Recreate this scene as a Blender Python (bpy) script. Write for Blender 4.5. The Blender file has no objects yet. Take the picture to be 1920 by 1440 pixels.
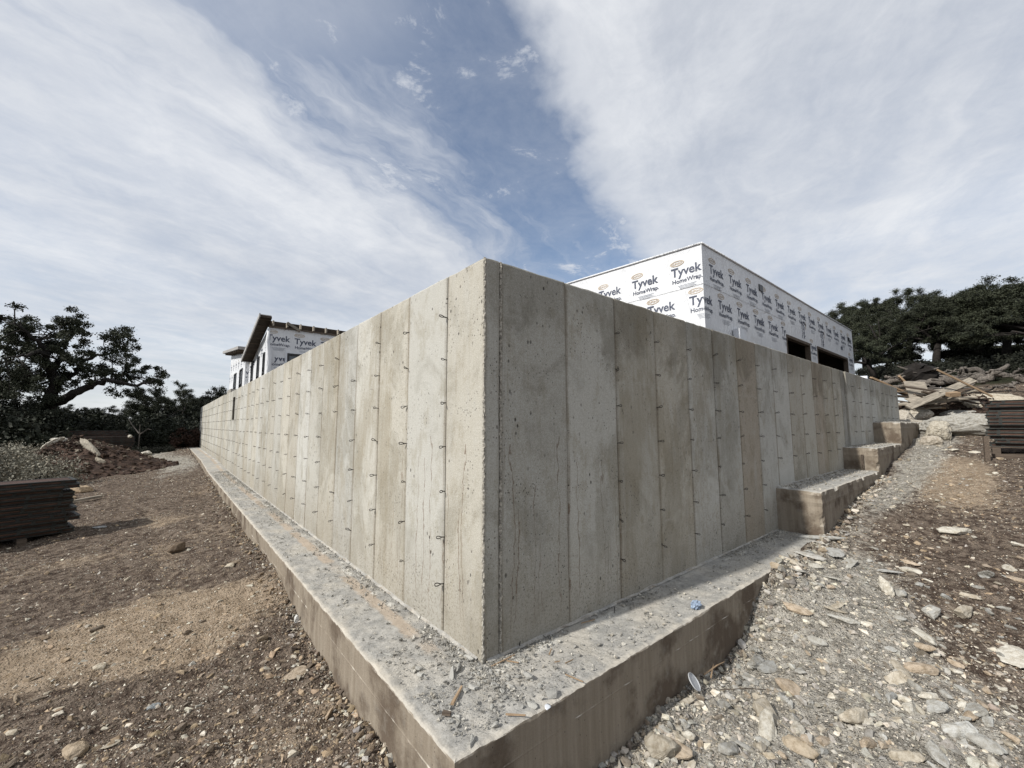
import bpy, bmesh, math, random
import numpy as np
from mathutils import Vector, Matrix, noise, Euler

random.seed(7); rng = np.random.default_rng(11)
SC = bpy.context.scene
COL = SC.collection

# ------------------------------------------------------------------ camera
# World frame = the foundation: corner of the wall at the origin, the sunny run along +Y, the shaded run along +X.
CAM = Vector((-1.4924, -2.0691, 1.382))
c_right = Vector((0.76949, -0.63865, -0.00189)); c_up = Vector((-0.06166, -0.07723, 0.99510)); c_fwd = Vector((0.63567, 0.76561, 0.09881))
FPX = 773.22
cam_d = bpy.data.cameras.new('camera'); cam = bpy.data.objects.new('camera', cam_d); COL.objects.link(cam)
m = Matrix.Identity(4)
for i in range(3):
    m[i][0] = c_right[i]; m[i][1] = c_up[i]; m[i][2] = -c_fwd[i]; m[i][3] = CAM[i]
cam.matrix_world = m
cam_d.sensor_fit = 'HORIZONTAL'; cam_d.sensor_width = 36; cam_d.lens = FPX / 1920 * 36
cam_d.clip_start = 0.05; cam_d.clip_end = 3000
SC.camera = cam

def ray(px, py):
    return c_right * (px - 960) - c_up * (py - 720) + c_fwd * FPX
def at_z(px, py, z):
    r = ray(px, py); return CAM + r * ((z - CAM.z) / r.z)
def at_x(px, py, x):
    r = ray(px, py); return CAM + r * ((x - CAM.x) / r.x)
def at_y(px, py, y):
    r = ray(px, py); return CAM + r * ((y - CAM.y) / r.y)
def at_d(px, py, d):
    r = ray(px, py); return CAM + r * (d / math.hypot(r.x, r.y))

# ------------------------------------------------------------------ sky and sun
SUN = Vector((-1.26, 0.145, 1.0)).normalized()
w = bpy.data.worlds.new('World'); SC.world = w; w.use_nodes = True
nt = w.node_tree; nt.nodes.clear()
def N(tree, typ, **kw):
    n = tree.nodes.new(typ)
    for k, v in kw.items(): setattr(n, k, v)
    return n
class G:
    """tiny helper to write node maths"""
    def __init__(s, tree): s.t = tree
    def link(s, a, b): s.t.links.new(a, b)
    def put(s, sock, v):
        if v is None: return
        if hasattr(v, 'is_linked') or hasattr(v, 'links'): s.t.links.new(v, sock)
        else: sock.default_value = v
    def m(s, op, a, b=None, c=None, clamp=False):
        n = s.t.nodes.new('ShaderNodeMath'); n.operation = op; n.use_clamp = clamp
        s.put(n.inputs[0], a); s.put(n.inputs[1], b)
        if c is not None: s.put(n.inputs[2], c)
        return n.outputs[0]
    def ss(s, v, lo, hi, a=0.0, b=1.0):
        n = s.t.nodes.new('ShaderNodeMapRange'); n.interpolation_type = 'SMOOTHSTEP'
        s.put(n.inputs[0], v); n.inputs[1].default_value = lo; n.inputs[2].default_value = hi; n.inputs[3].default_value = a; n.inputs[4].default_value = b
        return n.outputs[0]
    def lin(s, v, lo, hi, a=0.0, b=1.0):
        n = s.t.nodes.new('ShaderNodeMapRange'); s.put(n.inputs[0], v)
        n.inputs[1].default_value = lo; n.inputs[2].default_value = hi; n.inputs[3].default_value = a; n.inputs[4].default_value = b
        return n.outputs[0]
    def comb(s, x, y, z=0.0):
        n = s.t.nodes.new('ShaderNodeCombineXYZ'); s.put(n.inputs[0], x); s.put(n.inputs[1], y); s.put(n.inputs[2], z); return n.outputs[0]
    def sep(s, v):
        n = s.t.nodes.new('ShaderNodeSeparateXYZ'); s.put(n.inputs[0], v); return n.outputs
    def noise(s, v, scale, detail=4, rough=0.55, dist=0.0, out=0):
        n = s.t.nodes.new('ShaderNodeTexNoise'); s.put(n.inputs['Vector'], v)
        n.inputs['Scale'].default_value = scale; n.inputs['Detail'].default_value = detail; n.inputs['Roughness'].default_value = rough; n.inputs['Distortion'].default_value = dist
        return n.outputs[out]
    def voro(s, v, scale, feature='F1', out=0, rnd=1.0):
        n = s.t.nodes.new('ShaderNodeTexVoronoi'); n.feature = feature; s.put(n.inputs['Vector'], v); n.inputs['Scale'].default_value = scale; n.inputs['Randomness'].default_value = rnd
        return n.outputs[out]
    def mix(s, f, a, b, mode='MIX'):
        n = s.t.nodes.new('ShaderNodeMix'); n.data_type = 'RGBA'; n.blend_type = mode; n.clamp_factor = True
        s.put(n.inputs[0], f)
        for sock, v in ((n.inputs[6], a), (n.inputs[7], b)):
            if isinstance(v, tuple): sock.default_value = (*v, 1) if len(v) == 3 else v
            else: s.put(sock, v)
        return n.outputs[2]
    def vmul(s, v, xyz):
        n = s.t.nodes.new('ShaderNodeVectorMath'); n.operation = 'MULTIPLY'; s.put(n.inputs[0], v); n.inputs[1].default_value = xyz; return n.outputs[0]
    def vadd(s, a, b):
        n = s.t.nodes.new('ShaderNodeVectorMath'); n.operation = 'ADD'; s.put(n.inputs[0], a); s.put(n.inputs[1], b); return n.outputs[0]
    def bump(s, h, strength=0.5, dist=0.01, nrm=None):
        n = s.t.nodes.new('ShaderNodeBump'); n.inputs['Strength'].default_value = strength; n.inputs['Distance'].default_value = dist
        s.put(n.inputs['Height'], h)
        if nrm is not None: s.put(n.inputs['Normal'], nrm)
        return n.outputs[0]

g = G(nt)
tc = N(nt, 'ShaderNodeTexCoord')
sky = N(nt, 'ShaderNodeTexSky', sky_type='NISHITA', sun_disc=False)
sky.sun_elevation = math.asin(SUN.z); sky.sun_rotation = math.atan2(SUN.x, SUN.y)
sky.altitude = 300; sky.air_density = 1.0; sky.dust_density = 0.6; sky.ozone_density = 1.6
d3 = g.sep(tc.outputs['Generated'])
zc = g.m('ADD', g.m('MAXIMUM', d3[2], 0.0), 0.1)
Px = g.m('DIVIDE', d3[0], zc); Py = g.m('DIVIDE', d3[1], zc)
# the cirrus bands run along t on the cloud layer, n is across them
tt = g.m('ADD', g.m('MULTIPLY', Px, 0.92), g.m('MULTIPLY', Py, 0.39))
nn = g.m('ADD', g.m('MULTIPLY', Px, -0.39), g.m('MULTIPLY', Py, 0.92))
warp = g.noise(g.comb(g.m('MULTIPLY', tt, 1.0), g.m('MULTIPLY', nn, 1.0), 0.0), 1.6, 5, 0.6)
nw = g.m('ADD', nn, g.m('MULTIPLY', g.m('SUBTRACT', warp, 0.5), 0.42))
streak = g.noise(g.comb(g.m('MULTIPLY', tt, 0.75), g.m('MULTIPLY', nw, 3.0), 3.1), 1.5, 8, 0.6, 0.35)
puff = g.noise(g.comb(tt, nn, 7.7), 4.6, 11, 0.68, 0.3)
broad = g.noise(g.comb(tt, nn, 1.7), 0.9, 3, 0.5)
edgeN = g.m('ADD', nw, g.m('MULTIPLY', g.m('SUBTRACT', puff, 0.5), 0.17))
bank_r = g.ss(edgeN, 0.44, 0.26)                       # the bright bank beyond the blue gap
bank_l = g.ss(g.m('ADD', nw, g.m('MULTIPLY', g.m('SUBTRACT', streak, 0.5), 1.2)), 0.52, 1.20)
veil = g.m('MULTIPLY', g.m('MULTIPLY', g.ss(tt, 0.95, 0.35), g.ss(nw, 0.45, 0.62)), 0.62)
horiz = g.ss(d3[2], 0.42, 0.10, 0.0, 0.95)
wisp = g.m('MULTIPLY', g.ss(g.m('ADD', puff, g.m('MULTIPLY', g.m('SUBTRACT', broad, 0.5), 0.5)), 0.44, 0.66), 0.85)
cov = g.m('MAXIMUM', g.m('MAXIMUM', bank_r, bank_l), g.m('MAXIMUM', g.m('MAXIMUM', wisp, veil), horiz))
tex = g.m('ADD', g.m('MULTIPLY', g.ss(streak, 0.22, 0.78), 0.55), g.m('MULTIPLY', g.ss(puff, 0.25, 0.75), 0.45))
cov2 = g.m('MAXIMUM', g.m('MULTIPLY', cov, g.lin(tex, 0, 1, 0.66, 1.0), clamp=True), g.lin(puff, 0.2, 0.8, 0.05, 0.34))
tone = g.m('ADD', g.m('MULTIPLY', tex, 0.34), g.m('ADD', g.m('MULTIPLY', g.ss(broad, 0.3, 0.7), 0.36), 0.22))
tone = g.m('ADD', tone, g.m('MULTIPLY', g.ss(g.m('ABSOLUTE', g.m('SUBTRACT', edgeN, 0.22)), 0.30, 0.0), 0.22), clamp=True)
ccol = g.mix(tone, (0.49, 0.525, 0.59), (0.86, 0.875, 0.90))
bg1 = N(nt, 'ShaderNodeBackground'); bg2 = N(nt, 'ShaderNodeBackground')
SKY_K = 0.115
g.link(sky.outputs[0], bg1.inputs[0]); bg1.inputs[1].default_value = SKY_K
g.link(ccol, bg2.inputs[0]); bg2.inputs[1].default_value = 0.92
mx = N(nt, 'ShaderNodeMixShader'); g.link(cov2, mx.inputs[0]); g.link(bg1.outputs[0], mx.inputs[1]); g.link(bg2.outputs[0], mx.inputs[2])
wo = N(nt, 'ShaderNodeOutputWorld'); g.link(mx.outputs[0], wo.inputs[0])

sl = bpy.data.lights.new('sun', 'SUN'); sl.energy = 4.3; sl.angle = math.radians(1.6); sl.color = (1.0, 0.965, 0.905)
so = bpy.data.objects.new('sun', sl); COL.objects.link(so)
so.rotation_euler = (-SUN).to_track_quat('-Z', 'Y').to_euler(); so.location = (-30, 5, 40)
SC.view_settings.view_transform = 'Standard'; SC.view_settings.look = 'None'; SC.view_settings.gamma = 1
SC.view_settings.use_curve_mapping = False
SC.view_settings.exposure = 0.2
SC.render.engine = 'CYCLES'
SC.render.resolution_x = 1024; SC.render.resolution_y = 768

# ------------------------------------------------------------------ materials
MATS = {}
def new_mat(name, rough=0.9, spec=0.25):
    mt = bpy.data.materials.new(name); mt.use_nodes = True
    t = mt.node_tree; b = t.nodes['Principled BSDF']
    b.inputs['Roughness'].default_value = rough; b.inputs['Specular IOR Level'].default_value = spec
    MATS[name] = mt
    return mt, G(t), b
def pos(gg): return N(gg.t, 'ShaderNodeNewGeometry').outputs['Position']
def simple(name, col, rough=0.85, var=0.25, scale=6.0, spec=0.25, bump=0.0, stretch=None, col2=None):
    mt, q, b = new_mat(name, rough, spec)
    tcn = N(q.t, 'ShaderNodeTexCoord').outputs['Object']
    v = q.vmul(tcn, stretch) if stretch else tcn
    n1 = q.noise(v, scale, 6, 0.65)
    rnd = N(q.t, 'ShaderNodeObjectInfo').outputs['Random']
    c2 = col2 or tuple(c * (1 - var * 1.6) for c in col); c1 = tuple(min(1, c * (1 + var)) for c in col)
    c = q.mix(q.ss(n1, 0.3, 0.7), c2, c1)
    k = q.lin(rnd, 0, 1, 1 - var * 0.6, 1 + var * 0.6)
    c = q.mix(1.0, c, q.comb(k, k, k), 'MULTIPLY')
    q.link(c, b.inputs['Base Color'])
    if bump: q.link(q.bump(q.noise(v, scale * 4, 6, 0.7), bump, 0.01), b.inputs['Normal'])
    return mt

def concrete_wall_mat():
    mt, q, b = new_mat('formed_concrete', 0.88, 0.2)
    P = pos(q); s3 = q.sep(P); oi = N(q.t, 'ShaderNodeObjectInfo')
    off = q.m('MULTIPLY', oi.outputs['Random'], 37.0)
    s = q.m('ADD', s3[0], s3[1])                         # along either run
    z = s3[2]
    v = q.comb(s, off, z); v0 = q.comb(s, 0.37, z)
    tint = oi.outputs['Color']
    big = q.noise(q.vmul(v0, (1.0, 1.0, 0.7)), 1.5, 9, 0.68, 0.5)
    med = q.noise(q.vmul(v0, (1.0, 1.0, 0.6)), 6.0, 10, 0.74)
    strk = q.noise(q.vmul(v, (1.0, 1.0, 0.035)), 34, 5, 0.65)
    strk2 = q.noise(q.vmul(v, (1.0, 1.0, 0.10)), 9, 5, 0.6)
    fine = q.noise(v, 120, 6, 0.85)
    c = q.mix(q.m('MULTIPLY', q.ss(big, 0.47, 0.60), 0.62), tint, q.mix(1.0, tint, (0.60, 0.585, 0.545), 'MULTIPLY'))
    c = q.mix(q.m('MULTIPLY', q.ss(med, 0.51, 0.64), 0.52), c, q.mix(1.0, c, (0.70, 0.66, 0.58), 'MULTIPLY'))
    c = q.mix(q.m('MULTIPLY', q.ss(med, 0.48, 0.26), 0.40), c, (0.50, 0.50, 0.47))
    c = q.mix(q.m('MULTIPLY', q.ss(strk, 0.54, 0.76), 0.36), c, q.mix(1.0, c, (0.67, 0.62, 0.52), 'MULTIPLY'))
    c = q.mix(q.m('MULTIPLY', q.ss(strk2, 0.50, 0.30), 0.30), c, (0.47, 0.47, 0.45))
    rus = q.noise(q.vmul(v0, (1.0, 1.0, 0.45)), 1.15, 9, 0.7, 0.4)
    c = q.mix(q.m('MULTIPLY', q.ss(q.m('ADD', rus, q.m('MULTIPLY', q.m('SUBTRACT', strk, 0.5), 0.18)), 0.50, 0.66), 0.52), c, (0.272, 0.236, 0.168))
    # tan grime splashed up from the footing
    gr = q.m('MULTIPLY', q.ss(q.m('ADD', z, q.m('MULTIPLY', q.m('SUBTRACT', med, 0.5), 1.6)), 0.75, 0.0), q.ss(fine, 0.36, 0.58))
    c = q.mix(q.m('MULTIPLY', gr, 0.55), c, (0.23, 0.20, 0.155))
    ea = N(q.t, 'ShaderNodeAttribute'); ea.attribute_name = 'edge'; ed = q.m('MULTIPLY', ea.outputs['Fac'], -1.0)   # metres in from the panel edge
    js = q.ss(q.m('ADD', ed, q.m('MULTIPLY', q.m('SUBTRACT', strk, 0.5), 0.10)), 0.030, 0.0)
    c = q.mix(q.m('MULTIPLY', q.m('MULTIPLY', js, q.ss(strk2, 0.30, 0.60)), 0.60), c, (0.205, 0.168, 0.120))
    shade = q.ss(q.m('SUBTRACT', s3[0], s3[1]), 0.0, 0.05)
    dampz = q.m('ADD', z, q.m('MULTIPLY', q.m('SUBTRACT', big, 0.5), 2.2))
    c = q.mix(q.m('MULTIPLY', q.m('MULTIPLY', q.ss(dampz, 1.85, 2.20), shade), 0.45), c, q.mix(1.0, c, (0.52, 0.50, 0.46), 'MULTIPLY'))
    # sandy honeycombed texture low down
    honey = q.m('MULTIPLY', q.ss(q.m('ADD', z, q.m('MULTIPLY', q.m('SUBTRACT', big, 0.5), 2.6)), 0.70, 0.10), q.ss(q.noise(v, 70, 3, 0.7), 0.50, 0.62))
    c = q.mix(q.m('MULTIPLY', honey, 0.55), c, q.mix(1.0, c, (0.50, 0.46, 0.40), 'MULTIPLY'))
    # horizontal cold joint lines
    ln = q.noise(q.comb(q.m('MULTIPLY', s, 0.6), 3.3, q.m('MULTIPLY', off, 0.1)), 1.0, 3)
    zz = q.m('ADD', z, q.m('MULTIPLY', ln, 0.16))
    fr = q.m('ABSOLUTE', q.m('SUBTRACT', q.m('FRACT', q.m('MULTIPLY', zz, 0.83)), 0.5))
    c = q.mix(q.m('MULTIPLY', q.m('MULTIPLY', q.ss(fr, 0.012, 0.004), q.ss(med, 0.46, 0.62)), 0.32), c, (0.50, 0.48, 0.44))
    # rust-brown run marks: thin wavy vertical lines in patches
    wob = q.noise(q.comb(q.m('MULTIPLY', s, 3.0), 0.0, q.m('MULTIPLY', z, 1.0)), 2.2, 5, 0.6)
    xx = q.m('ADD', q.m('MULTIPLY', s, 21.0), q.m('MULTIPLY', wob, 3.6))
    cell = q.m('FLOOR', xx); fx = q.m('ABSOLUTE', q.m('SUBTRACT', q.m('FRACT', xx), 0.5))
    wn = N(q.t, 'ShaderNodeTexWhiteNoise', noise_dimensions='1D'); q.link(cell, wn.inputs['W'])
    wn2 = N(q.t, 'ShaderNodeTexWhiteNoise', noise_dimensions='1D'); q.link(q.m('ADD', cell, 91.7), wn2.inputs['W'])
    top = q.lin(wn.outputs[0], 0, 1, 0.15, 1.35)
    run = q.m('MULTIPLY', q.ss(fx, 0.10, 0.03), q.m('MULTIPLY', q.m('GREATER_THAN', top, z), q.ss(z, 0.02, 0.3)))
    near = q.m('MULTIPLY', q.ss(s, 1.7, 0.9), q.ss(q.noise(q.comb(s, 5.0, 0.0), 2.6, 2), 0.34, 0.46))
    run = q.m('MULTIPLY', q.m('MULTIPLY', run, near), q.m('GREATER_THAN', wn2.outputs[0], 0.40))
    c = q.mix(q.m('MULTIPLY', run, 0.62), c, (0.13, 0.075, 0.042))
    # air voids and short form scratches
    d1 = q.voro(q.vmul(v, (1, 1, 0.6)), 19); d2 = q.voro(q.vmul(v, (1, 1, 0.7)), 46)
    pat = q.m('MULTIPLY', q.ss(q.noise(v, 2.4, 3), 0.46, 0.62), q.ss(q.noise(v, 13, 2), 0.42, 0.55))
    hole = q.m('MAXIMUM', q.m('MULTIPLY', q.ss(d1, 0.20, 0.11), pat), q.m('MULTIPLY', q.ss(d2, 0.22, 0.12), q.ss(q.noise(v, 3.7, 3), 0.48, 0.60)))
    c = q.mix(q.m('MULTIPLY', hole, 0.9), c, (0.045, 0.040, 0.034))
    c = q.mix(q.ss(fine, 0.40, 0.62), q.mix(1.0, c, (0.74, 0.725, 0.69), 'MULTIPLY'), c)
    spk = q.noise(v, 260, 2, 0.6)
    c = q.mix(q.m('MULTIPLY', q.ss(spk, 0.60, 0.72), 0.5), c, (0.10, 0.09, 0.075))
    c = q.mix(q.m('MULTIPLY', q.ss(spk, 0.38, 0.28), 0.4), c, (0.66, 0.64, 0.58))
    q.link(c, b.inputs['Base Color'])
    h = q.m('SUBTRACT', q.m('ADD', q.m('MULTIPLY', fine, 0.35), q.m('MULTIPLY', med, 0.9)), q.m('MULTIPLY', hole, 1.3))
    q.link(q.bump(h, 0.5, 0.008), b.inputs['Normal'])
    return mt

def footing_mat():
    mt, q, b = new_mat('footing_concrete', 0.92, 0.15)
    P = pos(q); s3 = q.sep(P); ge = N(q.t, 'ShaderNodeNewGeometry'); nz = q.sep(ge.outputs['Normal'])[2]
    big = q.noise(P, 2.2, 5, 0.62); med = q.noise(P, 9.0, 7, 0.7); fine = q.noise(P, 85, 5, 0.75)
    strk = q.noise(q.vmul(P, (1, 1, 0.06)), 22, 5, 0.65)
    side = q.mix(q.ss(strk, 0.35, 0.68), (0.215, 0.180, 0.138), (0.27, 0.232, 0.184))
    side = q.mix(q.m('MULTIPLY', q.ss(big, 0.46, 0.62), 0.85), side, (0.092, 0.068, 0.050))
    side = q.mix(q.m('MULTIPLY', q.ss(med, 0.52, 0.75), 0.45), side, (0.30, 0.28, 0.24))
    d1 = q.voro(q.vmul(P, (1, 1, 0.7)), 30)
    side = q.mix(q.m('MULTIPLY', q.ss(d1, 0.10, 0.05), 0.8), side, (0.04, 0.035, 0.03))
    # the top: grey cement dust and rubble dust, pale along the outer arris, a tan strip left by the keyway boards
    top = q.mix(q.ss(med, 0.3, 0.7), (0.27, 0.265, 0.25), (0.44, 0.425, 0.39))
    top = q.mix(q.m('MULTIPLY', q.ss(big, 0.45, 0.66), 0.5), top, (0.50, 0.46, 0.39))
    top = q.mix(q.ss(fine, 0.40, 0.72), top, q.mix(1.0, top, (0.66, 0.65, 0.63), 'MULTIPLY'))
    offw = q.m('MAXIMUM', q.m('MULTIPLY', s3[0], -1.0), q.m('MULTIPLY', s3[1], -1.0))   # distance out from the wall face
    ow = q.m('ADD', offw, q.m('MULTIPLY', q.m('SUBTRACT', med, 0.5), 0.10))
    leftrun = q.m('LESS_THAN', s3[0], 0.0)
    strip = q.m('MULTIPLY', q.m('MULTIPLY', q.ss(ow, 0.085, 0.12), q.ss(ow, 0.215, 0.18)), q.m('MULTIPLY', leftrun, q.m('MULTIPLY', q.ss(s3[1], 0.1, 0.4), q.ss(q.noise(q.comb(s3[1], 0, 0), 1.1, 3), 0.40, 0.50))))
    top = q.mix(q.m('MULTIPLY', strip, 0.7), top, (0.40, 0.32, 0.24))
    white = q.m('MULTIPLY', q.m('MULTIPLY', q.ss(ow, 0.03, 0.07), q.ss(ow, 0.14, 0.09)), q.ss(q.noise(P, 3.3, 4), 0.50, 0.62))
    top = q.mix(q.m('MULTIPLY', white, 0.75), top, (0.66, 0.64, 0.58))
    arr = q.ss(ow, 0.45, 0.50)
    top = q.mix(q.m('MULTIPLY', arr, 0.55), top, (0.54, 0.49, 0.41))
    arz = q.m('MULTIPLY', q.ss(nz, 0.12, 0.40), q.ss(nz, 0.80, 0.55))
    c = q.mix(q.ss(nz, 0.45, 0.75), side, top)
    c = q.mix(q.m('MULTIPLY', q.m('MULTIPLY', arz, q.ss(med, 0.46, 0.62)), 0.42), c, (0.52, 0.48, 0.41))
    q.link(c, b.inputs['Base Color'])
    q.link(q.bump(q.m('ADD', q.m('MULTIPLY', fine, 0.5), med), 0.6, 0.012), b.inputs['Normal'])
    return mt

def ground_mat():
    mt, q, b = new_mat('site_soil', 0.97, 0.1)
    P = pos(q)
    at = N(q.t, 'ShaderNodeAttribute'); at.attribute_name = 'soil'; a3 = q.sep(at.outputs['Vector'])
    n1 = q.noise(P, 1.3, 5, 0.6); n2 = q.noise(P, 11, 6, 0.7); n3 = q.noise(P, 90, 5, 0.8); vo = q.voro(P, 42); vo2 = q.voro(P, 110)
    dark = q.mix(q.ss(n2, 0.38, 0.62), (0.074, 0.053, 0.041), (0.235, 0.188, 0.148))
    tan = q.mix(q.ss(n2, 0.3, 0.7), (0.26, 0.198, 0.138), (0.48, 0.385, 0.285))
    grey = q.mix(q.ss(n2, 0.38, 0.62), (0.235, 0.218, 0.188), (0.50, 0.47, 0.41))
    k = q.m('MULTIPLY', q.m('SUBTRACT', n1, 0.5), 0.9)
    k2 = q.m('MULTIPLY', q.m('SUBTRACT', n2, 0.5), 0.7)
    c = q.mix(q.ss(q.m('ADD', q.m('ADD', a3[0], k), k2), 0.30, 0.80), dark, tan)
    c = q.mix(q.ss(q.m('ADD', q.m('ADD', a3[1], k), k2), 0.30, 0.80), c, grey)
    grass = q.mix(q.ss(n2, 0.3, 0.7), (0.016, 0.019, 0.010), (0.050, 0.052, 0.030))
    c = q.mix(q.ss(q.m('ADD', a3[2], k2), 0.3, 0.7), c, grass)
    c = q.mix(q.m('MULTIPLY', q.ss(n3, 0.35, 0.7), 0.55), c, q.mix(1.0, c, (0.45, 0.43, 0.41), 'MULTIPLY'))
    peb = q.m('MULTIPLY', q.ss(vo, 0.34, 0.22), q.ss(q.noise(P, 30, 2), 0.45, 0.6))
    c = q.mix(q.m('MULTIPLY', peb, q.m('MULTIPLY', q.ss(a3[2], 0.5, 0.1), 0.45)), c, (0.33, 0.29, 0.23))
    q.link(c, b.inputs['Base Color'])
    h = q.m('ADD', q.m('ADD', q.m('MULTIPLY', n2, 1.0), q.m('MULTIPLY', n3, 0.5)), q.m('ADD', q.m('MULTIPLY', q.ss(vo, 0.5, 0.1), 0.8), q.m('MULTIPLY', q.ss(vo2, 0.5, 0.1), 0.35)))
    q.link(q.bump(h, 0.9, 0.03), b.inputs['Normal'])
    return mt

def stone_mat(name, instancer):
    mt, q, b = new_mat(name, 0.93, 0.15)
    if instancer:
        at = N(q.t, 'ShaderNodeAttribute'); at.attribute_type = 'INSTANCER'; at.attribute_name = 'tint'; base = at.outputs['Color']
    else:
        base = N(q.t, 'ShaderNodeObjectInfo').outputs['Color']
    P = pos(q)
    n = q.noise(P, 26, 6, 0.7); n2 = q.noise(P, 140, 4, 0.7)
    c = q.mix(q.ss(n, 0.35, 0.70), base, q.mix(1.0, base, (0.58, 0.54, 0.48), 'MULTIPLY'))
    c = q.mix(q.m('MULTIPLY', q.ss(n2, 0.45, 0.75), 0.4), c, q.mix(1.0, base, (1.3, 1.28, 1.25), 'MULTIPLY'))
    q.link(c, b.inputs['Base Color'])
    q.link(q.bump(q.m('ADD', n, q.m('MULTIPLY', n2, 0.4)), 0.6, 0.012), b.inputs['Normal'])
    return mt

def leaf_mat(name, col):
    mt, q, b = new_mat(name, 0.7, 0.2)
    P = pos(q); n = q.noise(P, 0.9, 3, 0.6); n2 = q.noise(P, 6.0, 2)
    c = q.mix(q.ss(n, 0.3, 0.7), tuple(x * 0.62 for x in col), tuple(min(1, x * 1.35) for x in col))
    c = q.mix(q.m('MULTIPLY', q.ss(n2, 0.5, 0.75), 0.4), c, (col[0] * 1.9, col[1] * 1.55, col[2] * 1.3))
    q.link(c, b.inputs['Base Color'])
    return mt

def wrap_mat():
    mt, q, b = new_mat('house_wrap', 0.42, 0.35)
    P = pos(q)
    n = q.noise(q.vmul(P, (1.0, 1.0, 0.55)), 5.0, 5, 0.6, 0.6); n2 = q.noise(P, 0.8, 3); wr = q.noise(q.vmul(P, (2.2, 2.2, 0.35)), 2.3, 4, 0.55, 1.2)
    c = q.mix(q.ss(n2, 0.3, 0.7), (0.63, 0.64, 0.66), (0.70, 0.71, 0.72))
    c = q.mix(q.m('MULTIPLY', q.ss(n, 0.55, 0.8), 0.25), c, (0.55, 0.56, 0.58))
    q.link(c, b.inputs['Base Color'])
    q.link(q.bump(q.m('ADD', n, q.m('MULTIPLY', wr, 2.0)), 0.6, 0.05), b.inputs['Normal'])
    return mt

M_CONC = concrete_wall_mat(); M_FOOT = footing_mat(); M_GROUND = ground_mat()
M_GRAVEL = stone_mat('gravel_stone', True); M_ROCK = stone_mat('limestone', False)
M_WRAP = wrap_mat()
M_JOINT = simple('joint_concrete', (0.10, 0.09, 0.075), 0.95, 0.3, 14)
M_ARRIS = simple('broken_concrete', (0.46, 0.43, 0.37), 0.95, 0.4, 60, bump=0.8)
M_TIE = simple('tie_wire', (0.028, 0.023, 0.020), 0.55, 0.3, 30, spec=0.4)
M_INK = simple('navy_print', (0.080, 0.090, 0.125), 0.6, 0.05, 4)
M_INKG = simple('grey_print', (0.36, 0.38, 0.42), 0.6, 0.05, 4)
M_INKT = simple('tan_print', (0.46, 0.37, 0.27), 0.6, 0.05, 4)
M_WOODN = simple('framing_lumber', (0.33, 0.235, 0.15), 0.8, 0.25, 5, stretch=(1, 12, 12), bump=0.3)
M_WOODG = simple('weathered_board', (0.30, 0.265, 0.215), 0.85, 0.35, 5, stretch=(1, 12, 12), bump=0.4)
M_WOODD = simple('dark_framing', (0.098, 0.076, 0.058), 0.85, 0.3, 5, stretch=(1, 12, 12), bump=0.3)
M_LOG = simple('dead_bark', (0.125, 0.11, 0.095), 0.9, 0.4, 5, stretch=(1, 6, 6), bump=0.8)
M_BARK = simple('oak_bark', (0.020, 0.017, 0.015), 0.95, 0.3, 8, bump=0.8)
M_STEEL = simple('form_steel', (0.026, 0.027, 0.023), 0.6, 0.45, 7, spec=0.4, bump=0.3)
M_PLY = simple('form_plywood', (0.062, 0.034, 0.024), 0.7, 0.45, 5, stretch=(1, 8, 8), bump=0.3)
M_FASCIA = simple('grey_fascia', (0.33, 0.32, 0.31), 0.8, 0.12, 4)
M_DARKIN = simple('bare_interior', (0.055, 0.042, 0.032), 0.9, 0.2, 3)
M_BLACKF = simple('black_frame', (0.018, 0.018, 0.020), 0.45, 0.1, 3, spec=0.4)
M_DIRT = simple('red_brown_soil', (0.058, 0.037, 0.027), 0.97, 0.5, 7, bump=1.0)
M_PLASTIC = simple('white_plastic', (0.62, 0.64, 0.67), 0.4, 0.06, 4, spec=0.4)
M_LID = simple('clouded_plastic', (0.40, 0.41, 0.42), 0.4, 0.08, 30, spec=0.4)
M_RAG = simple('blue_rag', (0.25, 0.31, 0.40), 0.9, 0.35, 40)
M_CHIP = simple('concrete_chip', (0.42, 0.41, 0.375), 0.95, 0.25, 30, bump=0.6)
M_PAINT = simple('silver_paint', (0.42, 0.45, 0.49), 0.3, 0.05, 2, spec=0.5)
M_TYRE = simple('tyre_rubber', (0.02, 0.02, 0.02), 0.8, 0.1, 6)
M_LEAF = leaf_mat('live_oak_leaf', (0.034, 0.039, 0.024)); M_LEAF2 = leaf_mat('woodland_leaf', (0.022, 0.026, 0.017))
M_LEAFG = leaf_mat('grey_cut_brush', (0.205, 0.195, 0.155)); M_LEAFR = leaf_mat('russet_leaf', (0.060, 0.036, 0.026)); M_GRASS = leaf_mat('hill_scrub', (0.016, 0.018, 0.012))
def glass_mat():
    mt, q, b = new_mat('window_glass', 0.05, 0.8)
    b.inputs['Base Color'].default_value = (0.05, 0.06, 0.07, 1); b.inputs['Metallic'].default_value = 0.0
    return mt
M_GLASS = glass_mat()

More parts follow.
